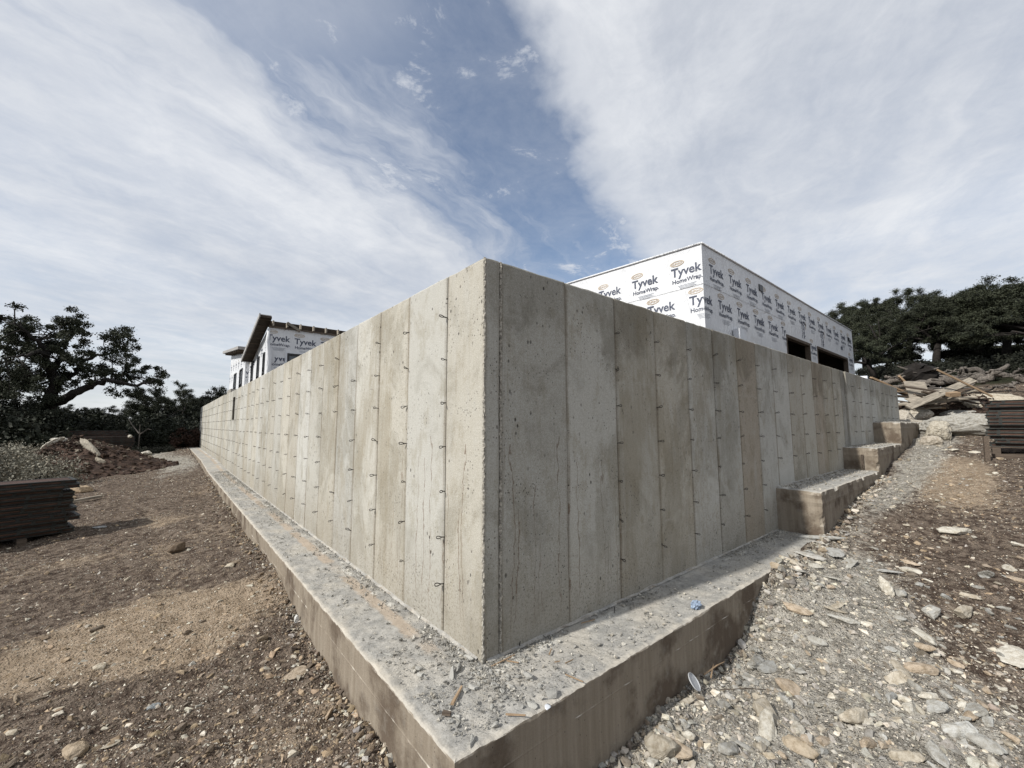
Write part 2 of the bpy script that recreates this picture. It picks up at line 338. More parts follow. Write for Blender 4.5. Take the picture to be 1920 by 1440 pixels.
# ------------------------------------------------------------------ helpers
def set_tags(o, label=None, cat=None, group=None, kind=None):
    if label: o['label'] = label
    if cat: o['category'] = cat
    if group: o['group'] = group
    if kind: o['kind'] = kind
    return o
def empty(name, loc, rz=0.0, label=None, cat=None, group=None):
    o = bpy.data.objects.new(name, None); COL.objects.link(o); o.location = loc; o.rotation_euler = (0, 0, rz); o.empty_display_size = 0.2
    return set_tags(o, label, cat, group)
def link_obj(name, me, parent=None, loc=None, rot=None, scale=None):
    o = bpy.data.objects.new(name, me); COL.objects.link(o)
    if parent is not None: o.parent = parent
    if loc is not None: o.location = loc
    if rot is not None: o.rotation_euler = rot
    if scale is not None: o.scale = scale
    return o
def mesh_np(name, V, F, mats, smooth=False, mi=None):
    """V (n,3); F (m,k) all same arity"""
    me = bpy.data.meshes.new(name); V = np.asarray(V, np.float32); F = np.asarray(F, np.int32)
    me.vertices.add(len(V)); me.vertices.foreach_set('co', V.ravel())
    k = F.shape[1]; me.loops.add(F.size); me.loops.foreach_set('vertex_index', F.ravel())
    me.polygons.add(len(F)); me.polygons.foreach_set('loop_start', np.arange(0, F.size, k, dtype=np.int32)); me.polygons.foreach_set('loop_total', np.full(len(F), k, np.int32))
    if mi is not None: me.polygons.foreach_set('material_index', np.asarray(mi, np.int32))
    me.polygons.foreach_set('use_smooth', np.full(len(F), bool(smooth)))
    for mt in (mats if isinstance(mats, (list, tuple)) else [mats]): me.materials.append(mt)
    me.update(); me.validate(); return me
class MB:
    def __init__(s): s.v = []; s.f = []; s.mi = []
    def add(s, V, F, mi=0):
        o = len(s.v); s.v += [tuple(p) for p in V]; s.f += [tuple(i + o for i in f) for f in F]; s.mi += [mi] * len(F); return s
    def box(s, a, b, mi=0, M=None):
        x0, y0, z0 = a; x1, y1, z1 = b
        V = [Vector(p) for p in ((x0, y0, z0), (x1, y0, z0), (x1, y1, z0), (x0, y1, z0), (x0, y0, z1), (x1, y0, z1), (x1, y1, z1), (x0, y1, z1))]
        if M is not None: V = [M @ p for p in V]
        return s.add(V, [(0, 3, 2, 1), (4, 5, 6, 7), (0, 1, 5, 4), (1, 2, 6, 5), (2, 3, 7, 6), (3, 0, 4, 7)], mi)
    def quad(s, a, b, c, d, mi=0): return s.add([a, b, c, d], [(0, 1, 2, 3)], mi)
    def tube(s, pts, rad, n=6, mi=0, closed=False):
        pts = [Vector(p) for p in pts]; R = rad if isinstance(rad, (list, tuple)) else [rad] * len(pts)
        V = []; F = []; L = len(pts); up = Vector((0.13, 0.21, 0.97))
        for i, p in enumerate(pts):
            if closed: d = pts[(i + 1) % L] - pts[i - 1]
            else: d = pts[min(i + 1, L - 1)] - pts[max(i - 1, 0)]
            if d.length < 1e-9: d = Vector((0, 0, 1))
            d.normalize(); a = d.cross(up)
            if a.length < 1e-3: a = d.cross(Vector((1, 0, 0)))
            a.normalize(); b = d.cross(a)
            for k in range(n):
                t = 2 * math.pi * k / n; V.append(p + (a * math.cos(t) + b * math.sin(t)) * R[i])
        for i in range(L if closed else L - 1):
            j = (i + 1) % L
            for k in range(n): F.append((i * n + k, i * n + (k + 1) % n, j * n + (k + 1) % n, j * n + k))
        if not closed: F += [tuple(range(n - 1, -1, -1)), tuple(range((L - 1) * n, L * n))]
        return s.add(V, F, mi)
    def mesh(s, name, mats, smooth=False):
        me = bpy.data.meshes.new(name); me.from_pydata(s.v, [], s.f)
        for mt in (mats if isinstance(mats, (list, tuple)) else [mats]): me.materials.append(mt)
        me.polygons.foreach_set('material_index', s.mi)
        if smooth: me.polygons.foreach_set('use_smooth', [True] * len(s.f))
        me.update(); return me
    def build(s, name, mats, parent=None, smooth=False, loc=None, rot=None): return link_obj(name, s.mesh(name, mats, smooth), parent, loc, rot)
def fbm(p, o=4): return noise.fractal(Vector(p), 1.0, 2.0, o)

# ------------------------------------------------------------------ terrain
CP = [(-.5, 0, -.38), (-.5, 1.4, -.36), (-.5, 2.5, -.28), (-.5, 3.6, -.25), (-.5, 7.5, -.2), (-.5, 10.4, -.17), (-.5, 24, .0), (-.5, -.5, -.46), (-.5, 32, .06),
      (.45, -.5, -.49), (.8, -.5, -.43), (1.4, -.5, -.42), (1.9, -.5, -.43), (2.34, -.5, -.37), (2.65, -.5, -.2), (3.06, -.5, -.08), (3.7, -.5, -.015), (4.8, -.5, .04),
      (6.3, -.5, .22), (7.9, -.5, .39), (11.1, -.5, .8), (14.25, -.5, 1.17), (-1.5, -2.07, -.40), (-2.5, -4, -.42), (-2.06, 1.45, -.40), (-2.7, 7.7, -.42), (-5, 8, -.40),
      (-4, 16, -.28), (-6, 21, -.2), (-5, 30, .0), (-12, 33, .0), (-20, 20, -.2), (0, 45, .3), (-10, 50, .5), (8, 50, .6), (-15, 70, 1.0), (10, 75, 1.2),
      (2, -2, -.42), (3.5, -1.9, -.27), (5.5, -2, .1), (8, -2, .45), (10.2, -1.9, .82), (10, -4, .8), (14.6, -1.5, 1.22), (5, -6, .05), (10, -9, .8), (0, -7, -.45),
      (17, -1, 1.55), (17, 1.5, 1.55), (20, 0, 2.1), (20, -4, 2.1), (23, 0, 2.75), (23, -4, 2.7), (30, 0, 3.75), (30, -8, 3.8), (28, 5, 2.5), (36, 4, 4.3), (45, 0, 6.3), (45, 10, 6.3), (45, -12, 6.2), (58, 0, 8.8), (58, 14, 8.8), (58, -16, 8.6),
      (80, 0, 9.6), (80, 25, 9.6), (80, -25, 9.5), (110, 0, 8), (25, 12, 2.6), (30, 25, 3), (-60, 0, -.6), (-60, 60, .5), (0, 130, 2), (130, 60, 8), (40, -50, 6), (0, -60, -1), (-50, -50, -1), (80, 100, 6), (15, 30, 1.8)]
CPa = np.array(CP)
def tps(r2): return 0.5 * r2 * np.log(r2 + 1e-9)
def _fit():
    n = len(CPa); X = CPa[:, :2]; D = ((X[:, None] - X[None]) ** 2).sum(-1)
    A = np.zeros((n + 3, n + 3)); A[:n, :n] = tps(D) + np.eye(n) * 0.02; A[:n, n] = 1; A[:n, n + 1:] = X; A[n, :n] = 1; A[n + 1:, :n] = X.T
    return np.linalg.solve(A, np.concatenate([CPa[:, 2], np.zeros(3)]))
CW = _fit()
def terr(XY):
    XY = np.atleast_2d(np.asarray(XY, float)); out = np.zeros(len(XY))
    for s in range(0, len(XY), 20000):
        q = XY[s:s + 20000]; D = ((q[:, None] - CPa[None, :, :2]) ** 2).sum(-1)
        out[s:s + 20000] = tps(D) @ CW[:len(CPa)] + CW[len(CPa)] + q @ CW[len(CPa) + 1:]
    r = np.hypot(XY[:, 0], XY[:, 1]); k = np.clip((r - 110) / 120, 0, 1)
    return np.clip(out, -1.5, 11) * (1 - k) + k * 3.0
def vnoise(X, Y, f, seed=0):
    """vectorised value noise, -1..1"""
    x = X * f + seed * 17.3; y = Y * f + seed * 9.1
    xi = np.floor(x).astype(np.int64); yi = np.floor(y).astype(np.int64); fx = x - xi; fy = y - yi
    fx = fx * fx * (3 - 2 * fx); fy = fy * fy * (3 - 2 * fy)
    def h(a, b):
        n = (a * 374761393 + b * 668265263 + seed * 974711) & 0x7fffffff; n = ((n ^ (n >> 13)) * 1274126177) & 0x7fffffff
        return ((n ^ (n >> 16)) & 0xffff) / 32767.5 - 1
    return (h(xi, yi) * (1 - fx) + h(xi + 1, yi) * fx) * (1 - fy) + (h(xi, yi + 1) * (1 - fx) + h(xi + 1, yi + 1) * fx) * fy
def rough(X, Y):
    r = np.hypot(X - CAM.x, Y - CAM.y)
    z = 0.045 * vnoise(X, Y, 0.55, 1) + 0.028 * vnoise(X, Y, 1.7, 2) + 0.017 * vnoise(X, Y, 4.6, 3) + 0.012 * vnoise(X, Y, 11, 4) + 0.009 * np.abs(vnoise(X, Y, 23, 5))
    z += np.clip((r - 22) / 30, 0, 1) * 0.5 * vnoise(X, Y, 0.12, 6)
    for c0 in (-1.35, -2.9): z -= .028 * np.exp(-((X - c0 - .12 * np.sin(Y * .5) + .02 * Y) / .2) ** 2) * np.clip((Y - 1.0) / 2, 0, 1) * (X < -.55)
    edge = np.minimum(np.where(Y > -.5, np.abs(X + .5), 9), np.where(X > -.5, np.abs(Y + .5), 9))
    return z + 0.03 * np.exp(-(edge / .14) ** 2) * (0.6 + vnoise(X, Y, 5, 9))
def gz(x, y):
    a = np.array([[x, y]]); return float(terr(a)[0] + rough(a[:, 0], a[:, 1])[0])
# what the ground is made of: tan caliche, grey crushed stone, grass
def P2(px, py, z): p = at_z(px, py, z); return (p.x, p.y)
TAN = [(P2(440, 1150, -.36), .5, .62, 1.0), (P2(230, 1195, -.4), .5, .62, 1.0), (P2(60, 1250, -.4), .4, .6, .9), (P2(330, 1235, -.4), .4, .3, .6), (P2(1800, 885, .6), 1.6, .5, .8), (P2(1760, 870, .7), 1.3, .45, .7), (P2(620, 1330, -.38), .14, .14, .4), (P2(330, 970, -.25), .8, .5, .45), (P2(1850, 960, .2), .9, .5, .3), (P2(150, 1050, -.35), .9, .5, .55), (P2(420, 1000, -.28), .5, 1.2, .45), (P2(520, 1400, -.38), .35, .25, .5), (P2(250, 1400, -.4), .3, .2, .4), (P2(380, 920, -.2), .6, 1.5, .4)]
GREY = [((2.0, -1.1), 1.3, .75, 1.0), ((0.9, -1.0), .9, .55, .9), ((3.6, -.9), 1.2, .5, .75), ((9.5, -.9), 2.6, .38, .9), ((13, -.8), 2.0, .5, .8), ((6.5, -.75), 1.6, .25, .6), (P2(290, 860, -.1), 1.0, 5.0, .75), (P2(340, 870, -.1), .6, 4.0, .8), ((1.2, -1.9), 1.6, .4, .6), ((15.5, -1), 1.6, 1, .6), (P2(560, 1170, -.36), .12, .25, .4), (P2(370, 1310, -.38), .15, .1, .4)]
def soil(X, Y):
    def S(L):
        o = np.zeros_like(X)
        for (c, sx, sy, a) in L: o += a * np.exp(-(((X - c[0]) / sx) ** 2 + ((Y - c[1]) / sy) ** 2))
        return np.clip(o, 0, 1.1)
    tr = sum(np.exp(-((X - c0 - .12 * np.sin(Y * .5) + .02 * Y) / .22) ** 2) for c0 in (-1.35, -2.9)) * np.clip((Y - 1.0) / 2, 0, 1) * (X < -.55) * (.6 + .5 * vnoise(X, Y, .8, 41))
    far = np.clip((np.maximum(X - 23.5, Y - 29) + 2.5 * vnoise(X, Y, .4, 8)) / 3.0, 0, 1)
    far = np.where((X < -4.4 - .05 * Y) & (Y > 9), np.maximum(far, np.clip((-4.4 - .05 * Y - X) / 1.5, 0, 1)), far)
    return np.clip(S(TAN) + .42 * tr, 0, 1.1), np.clip(S(GREY) + .30 * tr * np.clip(Y / 12, 0, 1), 0, 1.1), far
def build_ground():
    heading = math.atan2(c_fwd.y, c_fwd.x)
    a = np.concatenate([np.linspace(-1.30, 1.30, 760), np.linspace(1.30, 2 * math.pi - 1.30, 90)[1:-1]]) + heading
    r = np.concatenate([[0.02], np.geomspace(0.6, 45, 500), np.geomspace(47, 2200, 50)])
    A, Rr = np.meshgrid(a, r); X = CAM.x + Rr * np.cos(A); Y = CAM.y + Rr * np.sin(A)
    Xf, Yf = X.ravel(), Y.ravel()
    Z = terr(np.stack([Xf, Yf], 1)) + rough(Xf, Yf)
    Z = np.where((Xf > -.46) & (Yf > -.46) & ((Xf < 4.8) | (Yf > -.3)), np.minimum(Z, -.12), Z)
    inside = (Xf > .02) & (Yf > .02) & (Yf < 29.5) & (Xf < 14.5); Z = np.where(inside, np.minimum(Z, -.3), Z)
    n = len(a); m_ = len(r); i = np.arange(m_ - 1)[:, None]; j = np.arange(n)[None]
    F = np.stack([i * n + j, i * n + (j + 1) % n, (i + 1) * n + (j + 1) % n, (i + 1) * n + j], -1).reshape(-1, 4)
    me = mesh_np('ground', np.stack([Xf, Yf, Z], 1), F, M_GROUND, smooth=True)
    t, gr, gs = soil(Xf, Yf); at = me.attributes.new('soil', 'FLOAT_VECTOR', 'POINT'); at.data.foreach_set('vector', np.stack([t, gr, gs], 1).astype(np.float32).ravel())
    return set_tags(link_obj('ground', me), kind='structure')
build_ground()

# ------------------------------------------------------------------ rock meshes
def ico(sub):
    bm = bmesh.new(); bmesh.ops.create_icosphere(bm, subdivisions=sub, radius=1.0)
    V = np.array([v.co[:] for v in bm.verts]); F = np.array([[v.index for v in f.verts] for f in bm.faces]); bm.free(); return V, F
ICO = {k: ico(k) for k in (1, 2, 3, 4)}
def rock_mesh(name, sub, seed, mat, flat=0.6, cuts=9, rough_=0.06, smooth=False):
    V, F = ICO[sub]; V = V.copy(); rg = np.random.default_rng(seed)
    for _ in range(cuts):
        nrm = rg.normal(size=3); nrm /= np.linalg.norm(nrm); d = rg.uniform(.45, .82)
        k = V @ nrm - d; V = V - np.where(k > 0, k, 0)[:, None] * nrm
    V += np.stack([vnoise(V[:, 0] + V[:, 2] * .7, V[:, 1] - V[:, 2] * .5, 2.3, seed + q) for q in range(3)], 1) * rough_
    if sub >= 3: V += np.stack([vnoise(V[:, 0] + V[:, 2], V[:, 1] + V[:, 2] * .6, 6.5, seed + q + 5) for q in range(3)], 1) * rough_ * .5
    V *= np.array([1.0, rg.uniform(.62, .9), flat * rg.uniform(.75, 1.2)])
    V[:, 2] -= V[:, 2].min() * .72
    return mesh_np(name, V, F, mat, smooth)
def hull_rock(name, seed, mat, flat=.6, n=22, sub=0, amp=.05):
    rg = random.Random(seed); bm = bmesh.new(); ax = (1, rg.uniform(.6, .95), flat * rg.uniform(.75, 1.25))
    for _ in range(n):
        v = Vector((rg.gauss(0, 1), rg.gauss(0, 1), rg.gauss(0, 1))).normalized(); k = rg.uniform(.72, 1.0)
        mx_ = max(abs(c) for c in v); v = v.lerp(v / mx_, .35) * k
        bm.verts.new((v.x * ax[0], v.y * ax[1], v.z * ax[2]))
    ret = bmesh.ops.convex_hull(bm, input=bm.verts[:]); bmesh.ops.delete(bm, geom=[v for v in bm.verts if not v.link_faces], context='VERTS')
    if sub:
        bmesh.ops.bevel(bm, geom=bm.edges[:], offset=.05, segments=1, affect='EDGES')
        bmesh.ops.triangulate(bm, faces=bm.faces[:])
        bmesh.ops.subdivide_edges(bm, edges=bm.edges[:], cuts=sub, use_grid_fill=True)
        for v in bm.verts: v.co += Vector((noise.noise(v.co * 4 + Vector((seed, 0, 0))), noise.noise(v.co * 4 + Vector((0, seed, 0))), noise.noise(v.co * 4 + Vector((0, 0, seed))))) * amp + Vector((noise.noise(v.co * 13), noise.noise(v.co * 13 + Vector((5, 0, 0))), noise.noise(v.co * 13 + Vector((0, 7, 0))))) * amp * .4
    zmin = min(v.co.z for v in bm.verts)
    for v in bm.verts: v.co.z -= zmin * .72
    bmesh.ops.recalc_face_normals(bm, faces=bm.faces[:]); me = bpy.data.meshes.new(name); bm.to_mesh(me); bm.free(); me.materials.append(mat); return me
ROCKS = [hull_rock('rock', 100 + k, M_ROCK, (.42, .55, .68)[k % 3], 24, 2, .055) for k in range(12)]
BOULD = [hull_rock('boulder', 200 + k, M_ROCK, .62, 34, 4, .085) for k in range(6)]
# gravel: far too many pieces to count, scattered as instances
stone_col = bpy.data.collections.new('gravel_pieces')
for k in range(10):
    o = bpy.data.objects.new('gravel_piece', hull_rock('gravel_piece', 300 + k, M_GRAVEL, random.uniform(.40, .85), 10)); stone_col.objects.link(o)
def scatter_tree():
    ng = bpy.data.node_groups.new('gravel_scatter', 'GeometryNodeTree')
    ng.interface.new_socket('Geometry', in_out='INPUT', socket_type='NodeSocketGeometry'); ng.interface.new_socket('Geometry', in_out='OUTPUT', socket_type='NodeSocketGeometry')
    gi = ng.nodes.new('NodeGroupInput'); go = ng.nodes.new('NodeGroupOutput')
    ci = ng.nodes.new('GeometryNodeCollectionInfo'); ci.inputs['Collection'].default_value = stone_col; ci.inputs['Separate Children'].default_value = True; ci.inputs['Reset Children'].default_value = True
    ip = ng.nodes.new('GeometryNodeInstanceOnPoints'); ip.inputs['Pick Instance'].default_value = True
    def na(n, t):
        x = ng.nodes.new('GeometryNodeInputNamedAttribute'); x.data_type = t; x.inputs['Name'].default_value = n
        return [s for s in x.outputs if s.enabled and s.name == 'Attribute'][0]
    L = ng.links.new
    L(gi.outputs[0], ip.inputs['Points']); L(ci.outputs[0], ip.inputs['Instance']); L(na('idx', 'INT'), ip.inputs['Instance Index'])
    L(na('rot', 'FLOAT_VECTOR'), ip.inputs['Rotation']); L(na('scl', 'FLOAT_VECTOR'), ip.inputs['Scale']); L(ip.outputs[0], go.inputs[0])
    return ng
SCAT = scatter_tree()
def gravel(name, X, Y, Z, S, tint, label, cat='gravel'):
    n = len(X); me = bpy.data.meshes.new(name); me.vertices.add(n); me.vertices.foreach_set('co', np.stack([X, Y, Z], 1).astype(np.float32).ravel())
    def A(nm, typ, data, key): at = me.attributes.new(nm, typ, 'POINT'); at.data.foreach_set(key, data.ravel())
    A('idx', 'INT', rng.integers(0, 10, n).astype(np.int32), 'value')
    rot = np.stack([rng.normal(0, .35, n), rng.normal(0, .35, n), rng.uniform(0, 6.28, n)], 1).astype(np.float32); A('rot', 'FLOAT_VECTOR', rot, 'vector')
    sc = (S[:, None] * rng.uniform(.75, 1.25, (n, 3))).astype(np.float32); A('scl', 'FLOAT_VECTOR', sc, 'vector')
    A('tint', 'FLOAT_COLOR', np.concatenate([tint, np.ones((n, 1))], 1).astype(np.float32), 'color')
    o = link_obj(name, me); md = o.modifiers.new('scatter', 'NODES'); md.node_group = SCAT
    return set_tags(o, label, cat, kind='stuff')
def tints(X, Y):
    n = len(X); t, gr, gs = soil(X, Y); u = rng.random(n)
    pale = np.array([.56, .52, .44]); greyc = np.array([.40, .385, .35]); brown = np.array([.205, .168, .135]); tanc = np.array([.39, .305, .215])
    g1 = np.clip(gr, 0, 1)[:, None]; base = np.where((u < .38 + .6 * t)[:, None], tanc * .92, brown * 1.08); base = base * (1 - .6 * g1) + .6 * g1 * np.array([.37, .345, .295])
    pr = .19 + .42 * np.clip(gr, 0, 1) + .10 * t
    u2 = rng.random(n); base = np.where((u2 < pr)[:, None], pale, base)
    u3 = rng.random(n); base = np.where((u3 < .05 + .45 * np.clip(gr, 0, 1))[:, None], greyc, base)
    return np.clip(base * rng.uniform(.6, 1.3, (n, 1)) * rng.normal(1, .012, (n, 3)), .02, .8)
def ground_gravel():
    heading = math.atan2(c_fwd.y, c_fwd.x); n = 520000
    r = 0.7 * np.exp(rng.random(n) ** 0.8 * math.log(34 / 0.7)); a = heading + rng.uniform(-1.25, 1.25, n)
    X = CAM.x + r * np.cos(a); Y = CAM.y + r * np.sin(a)
    clump = .5 + .5 * vnoise(X, Y, 1.3, 21) + .3 * vnoise(X, Y, 4, 22)
    ok = ~((X > -.49) & (Y > -.49)) & (rng.random(n) < np.clip(.35 + clump, .1, 1)) & (soil(X, Y)[2] < .3) & ~((Y < -2.6) & (X > 6))
    X, Y, r = X[ok], Y[ok], r[ok]; n = len(X)
    S = 0.0040 * (rng.pareto(2.2, n) + 1); right = (Y < 0) & (X > 0); S = np.where(right, np.minimum(S * 1.35, .042), np.minimum(S, .030)); S = np.maximum(S, .0010 * r) * rng.uniform(.8, 1.3, n)
    Z = terr(np.stack([X, Y], 1)) + rough(X, Y) - S * .40
    gravel('gravel', X, Y, Z, S, tints(X, Y), 'loose crushed limestone and soil crumbs strewn over the building site')
ground_gravel()
def contact_rubble():
    # lumps shoved up against the footing
    n = 5200; u = rng.random(n); left = rng.random(n) < .5
    X = np.where(left, -.5 - np.abs(rng.normal(0, .09, n)), -.5 + 9 * u ** 1.4); Y = np.where(left, -.5 + 14 * u ** 1.6, -.5 - np.abs(rng.normal(0, .10, n)))
    S = np.minimum(.006 * (rng.pareto(1.9, n) + 1), .036); S = np.where(~left & (X > 2.2), S * 1.5, S)
    Z = terr(np.stack([X, Y], 1)) + rough(X, Y) + S * .1
    gravel('rubble_strip', X, Y, Z, S, tints(X, Y) * .9, 'broken crumbs banked along the foot of the concrete footing')
contact_rubble()

# ------------------------------------------------------------------ footing
FOOT = empty('concrete_footing', (-.5, -.5, -.6), label='stepped rough concrete footing ledge under the tall panel-marked foundation wall', cat='footing')
FL = Vector((-.5, -.5, -.6))
def disp_sheet(nu, nv, fn):
    V = [fn(i / nu, j / nv) for j in range(nv + 1) for i in range(nu + 1)]
    F = [(j * (nu + 1) + i, j * (nu + 1) + i + 1, (j + 1) * (nu + 1) + i + 1, (j + 1) * (nu + 1) + i) for j in range(nv) for i in range(nu)]
    return V, F
def foot_profile(path, name, step, band=-.145, top0=0.0, zbot=-.6, inner=.06, zoff=0.0):
    """sweep a footing profile (inner edge under the wall -> chipped outer arris -> banded face) along a list of (outer point, outward dir) stations"""
    mb_v = []; nprof = None
    for k, (P, o) in enumerate(path):
        P = Vector(P); o = Vector(o)
        def n_(a, f=9.0): return noise.noise(Vector((P.x * f + a * 3.1, P.y * f - a * 1.7, a)))
        ch = max(0, noise.noise(Vector((P.x * 6, P.y * 6, 4.4))) - .25) * .035 + .005 + .005 * max(0, n_(2, 31)) + .012 * max(0, n_(4, 60) - .15)
        u_ = min(1, max(0, (P.y - 12.5) / 5)); top = top0 + .13 * u_ * u_ * (3 - 2 * u_)
        prof = [(-t, 0.0, 1) for t in (.56, .50, .44, .38, .33, .28, .23, .18, .14, .10, .07, .045, .026)]
        prof += [(-.008 - ch * .8, -.001, 1), (-.002 - ch * .25, -.35 * ch - .002, 1), (-.001 + .002 * n_(7), -ch - .006, 0), (.000 + .002 * n_(3, 7), -.055, 0), (.000 + .002 * n_(8, 4), band + .007, 0), (.001 + .006 * max(0, n_(9, 14)), band + .002 + .003 * n_(9, 10), 0), (.001 + .005 * max(0, n_(9, 14)), band - .002, 0), (.000 + .002 * n_(11, 4), band - .005, 0), (.000 + .004 * n_(12, 3), band - .09, 0), (.002 + .005 * n_(13, 3), band - .20, 0), (.003, zbot - top, 0)]
        nprof = len(prof); t_ = max(P.x + .5, P.y + .5) if not (abs(o.x) and abs(o.y)) else 0.0
        for (d, z, up) in prof:
            if d < 0: d = max(d, -t_)
            X_, Y_ = P.x + o.x * d, P.y + o.y * d; z += top
            if up: z += .006 * noise.noise(Vector((X_ * 8, Y_ * 8, 1.5))) + .005 * noise.noise(Vector((X_ * 27, Y_ * 27, 4.5))) - .004
            mb_v.append((X_ - FL.x, Y_ - FL.y, z - FL.z))
    F = []
    for k in range(len(path) - 1):
        for i in range(nprof - 1): F.append((k * nprof + i, (k + 1) * nprof + i, (k + 1) * nprof + i + 1, k * nprof + i + 1))
    return link_obj(name, mesh_np(name, mb_v, F, M_FOOT, smooth=False), FOOT)
def geo(a, b, s0, gr):
    out = [a]; s = s0
    while out[-1] + s < b: out.append(out[-1] + s); s *= gr
    return out + [b]
ys = geo(-.5, 30.6, .012, 1.007)
path = [((-.5, y, 0), (-1, 0, 0)) for y in reversed(ys)]
xs = geo(-.5, 5.02, .012, 1.007)
path = path[:-1] + [((-.5, -.5, 0), (-1, -1, 0))] + [((x, -.5, 0), (0, -1, 0)) for x in xs[1:]]
foot_profile(path, 'footing_run', 0)
def foot_block(x0, x1, top, zb, yo=-.5, y1=.05):
    """one raised step of the footing: chipped block with board-mark bands"""
    bm = bmesh.new()
    nx = max(6, int((x1 - x0) / .06)); ny = 12; h = top - zb; nz = max(8, int(h / .045))
    def disp(p):
        q = Vector(p); e = 0
        a = .006 * noise.noise(q * 7) + .004 * noise.noise(q * 22)
        dz = top - q.z; dy = q.y - yo; dx = q.x - x0
        if dz < .03 and dy < .03: c = max(0, noise.noise(Vector((q.x * 5, 2.2, 1))) - .1) * .05 + .006; q.z -= c * (1 - dz / .03); q.y += c * (1 - dy / .03)
        if dz < .03 and dx < .03: c = max(0, noise.noise(Vector((q.y * 6, 7.2, 1))) - .1) * .05 + .006; q.z -= c * (1 - dz / .03); q.x += c * (1 - dx / .03)
        if dx < .03 and dy < .03: c = max(0, noise.noise(Vector((q.z * 7, 5.2, 1)))) * .04 + .004; q.x += c * (1 - dx / .03); q.y += c * (1 - dy / .03)
        bd = abs(dz - .145)
        if bd < .02 and dz > .05: k = (1 - bd / .02) * .009; q.y -= k if dy < .001 else 0; q.x -= k if dx < .001 else 0
        return q + Vector((a, -abs(a) * .5, a))
    def grid(nu, nv, fn):
        vs = [[bm.verts.new(disp(fn(i / nu, j / nv))) for i in range(nu + 1)] for j in range(nv + 1)]
        for j in range(nv):
            for i in range(nu): bm.faces.new((vs[j][i], vs[j][i + 1], vs[j + 1][i + 1], vs[j + 1][i]))
    grid(nx, ny, lambda u, v: (x0 + (x1 - x0) * u, yo + (y1 - yo) * v, top)); grid(nx, nz, lambda u, v: (x0 + (x1 - x0) * u, yo, zb + h * v)); grid(ny, nz, lambda u, v: (x0, y1 + (yo - y1) * u, zb + h * v)); grid(ny, nz, lambda u, v: (x1, yo + (y1 - yo) * u, zb + h * v))
    bmesh.ops.remove_doubles(bm, verts=bm.verts, dist=.002); bmesh.ops.recalc_face_normals(bm, faces=bm.faces)
    for v in bm.verts: v.co -= FL
    me = bpy.data.meshes.new('footing_block'); bm.to_mesh(me); bm.free(); me.materials.append(M_FOOT)
    return link_obj('footing_block', me, FOOT)
foot_block(4.80, 8.36, .545, -.3); foot_block(8.34, 11.04, .955, .3); foot_block(11.0, 14.5, 1.43, .7)
# a stray form stake against the second step
mbk = MB(); mbk.box((8.305, -.30, .58), (8.33, -.265, .83)); so_ = mbk.build('form_stake', M_WOODD); set_tags(so_, 'thin dark wooden stake left leaning on the end of a footing step', 'stake')
# crumbs lying on the footing
def footing_crumbs():
    n = 42000; left = rng.random(n) < .52; u = rng.random(n)
    d = rng.uniform(.0, .47, n); d = np.where(rng.random(n) < .45, np.abs(rng.normal(0, .07, n)) + .012, d)
    X = np.where(left, -d, -.42 + 5.2 * u ** 1.3); Y = np.where(left, -.42 + 15 * u ** 1.7, -d)
    cl = vnoise(X, Y, 2.3, 31) + .6 * vnoise(X, Y, 7, 32); ok = (cl > rng.uniform(-.9, .8, n)) & ~((X > -.004) & (Y > -.004)) & (X > -.46) & (Y > -.46)
    X, Y = X[ok], Y[ok]; n = len(X); rr = np.hypot(X - CAM.x, Y - CAM.y)
    S = np.minimum(.0022 * (rng.pareto(2.1, n) + 1), .016); S = np.maximum(S, .0007 * rr)
    base = np.where((rng.random(n) < .35)[:, None], [.50, .48, .43], [.30, .295, .275]) * rng.uniform(.7, 1.25, (n, 1))
    gravel('cement_crumbs', X, Y, np.full(n, .002), S, base, 'grey cement crumbs and grit lying on the footing ledge')
    xs_, ys_, zs_ = [], [], []
    for (x0, x1, t) in ((4.9, 8.3, .545), (8.5, 10.9, .955), (11.1, 14.4, 1.43)):
        k = 500; xs_.append(rng.uniform(x0, x1, k)); ys_.append(-np.abs(rng.normal(0, .2, k)) - .02); zs_.append(np.full(k, t + .003))
    X, Y, Z = map(np.concatenate, (xs_, ys_, zs_)); ok = Y > -.46; X, Y, Z = X[ok], Y[ok], Z[ok]; n = len(X)
    gravel('cement_crumbs', X, Y, Z, rng.uniform(.006, .022, n), np.array([.42, .40, .36]) * rng.uniform(.6, 1.25, (n, 1)), 'cement crumbs lying on the raised footing steps')
footing_crumbs()

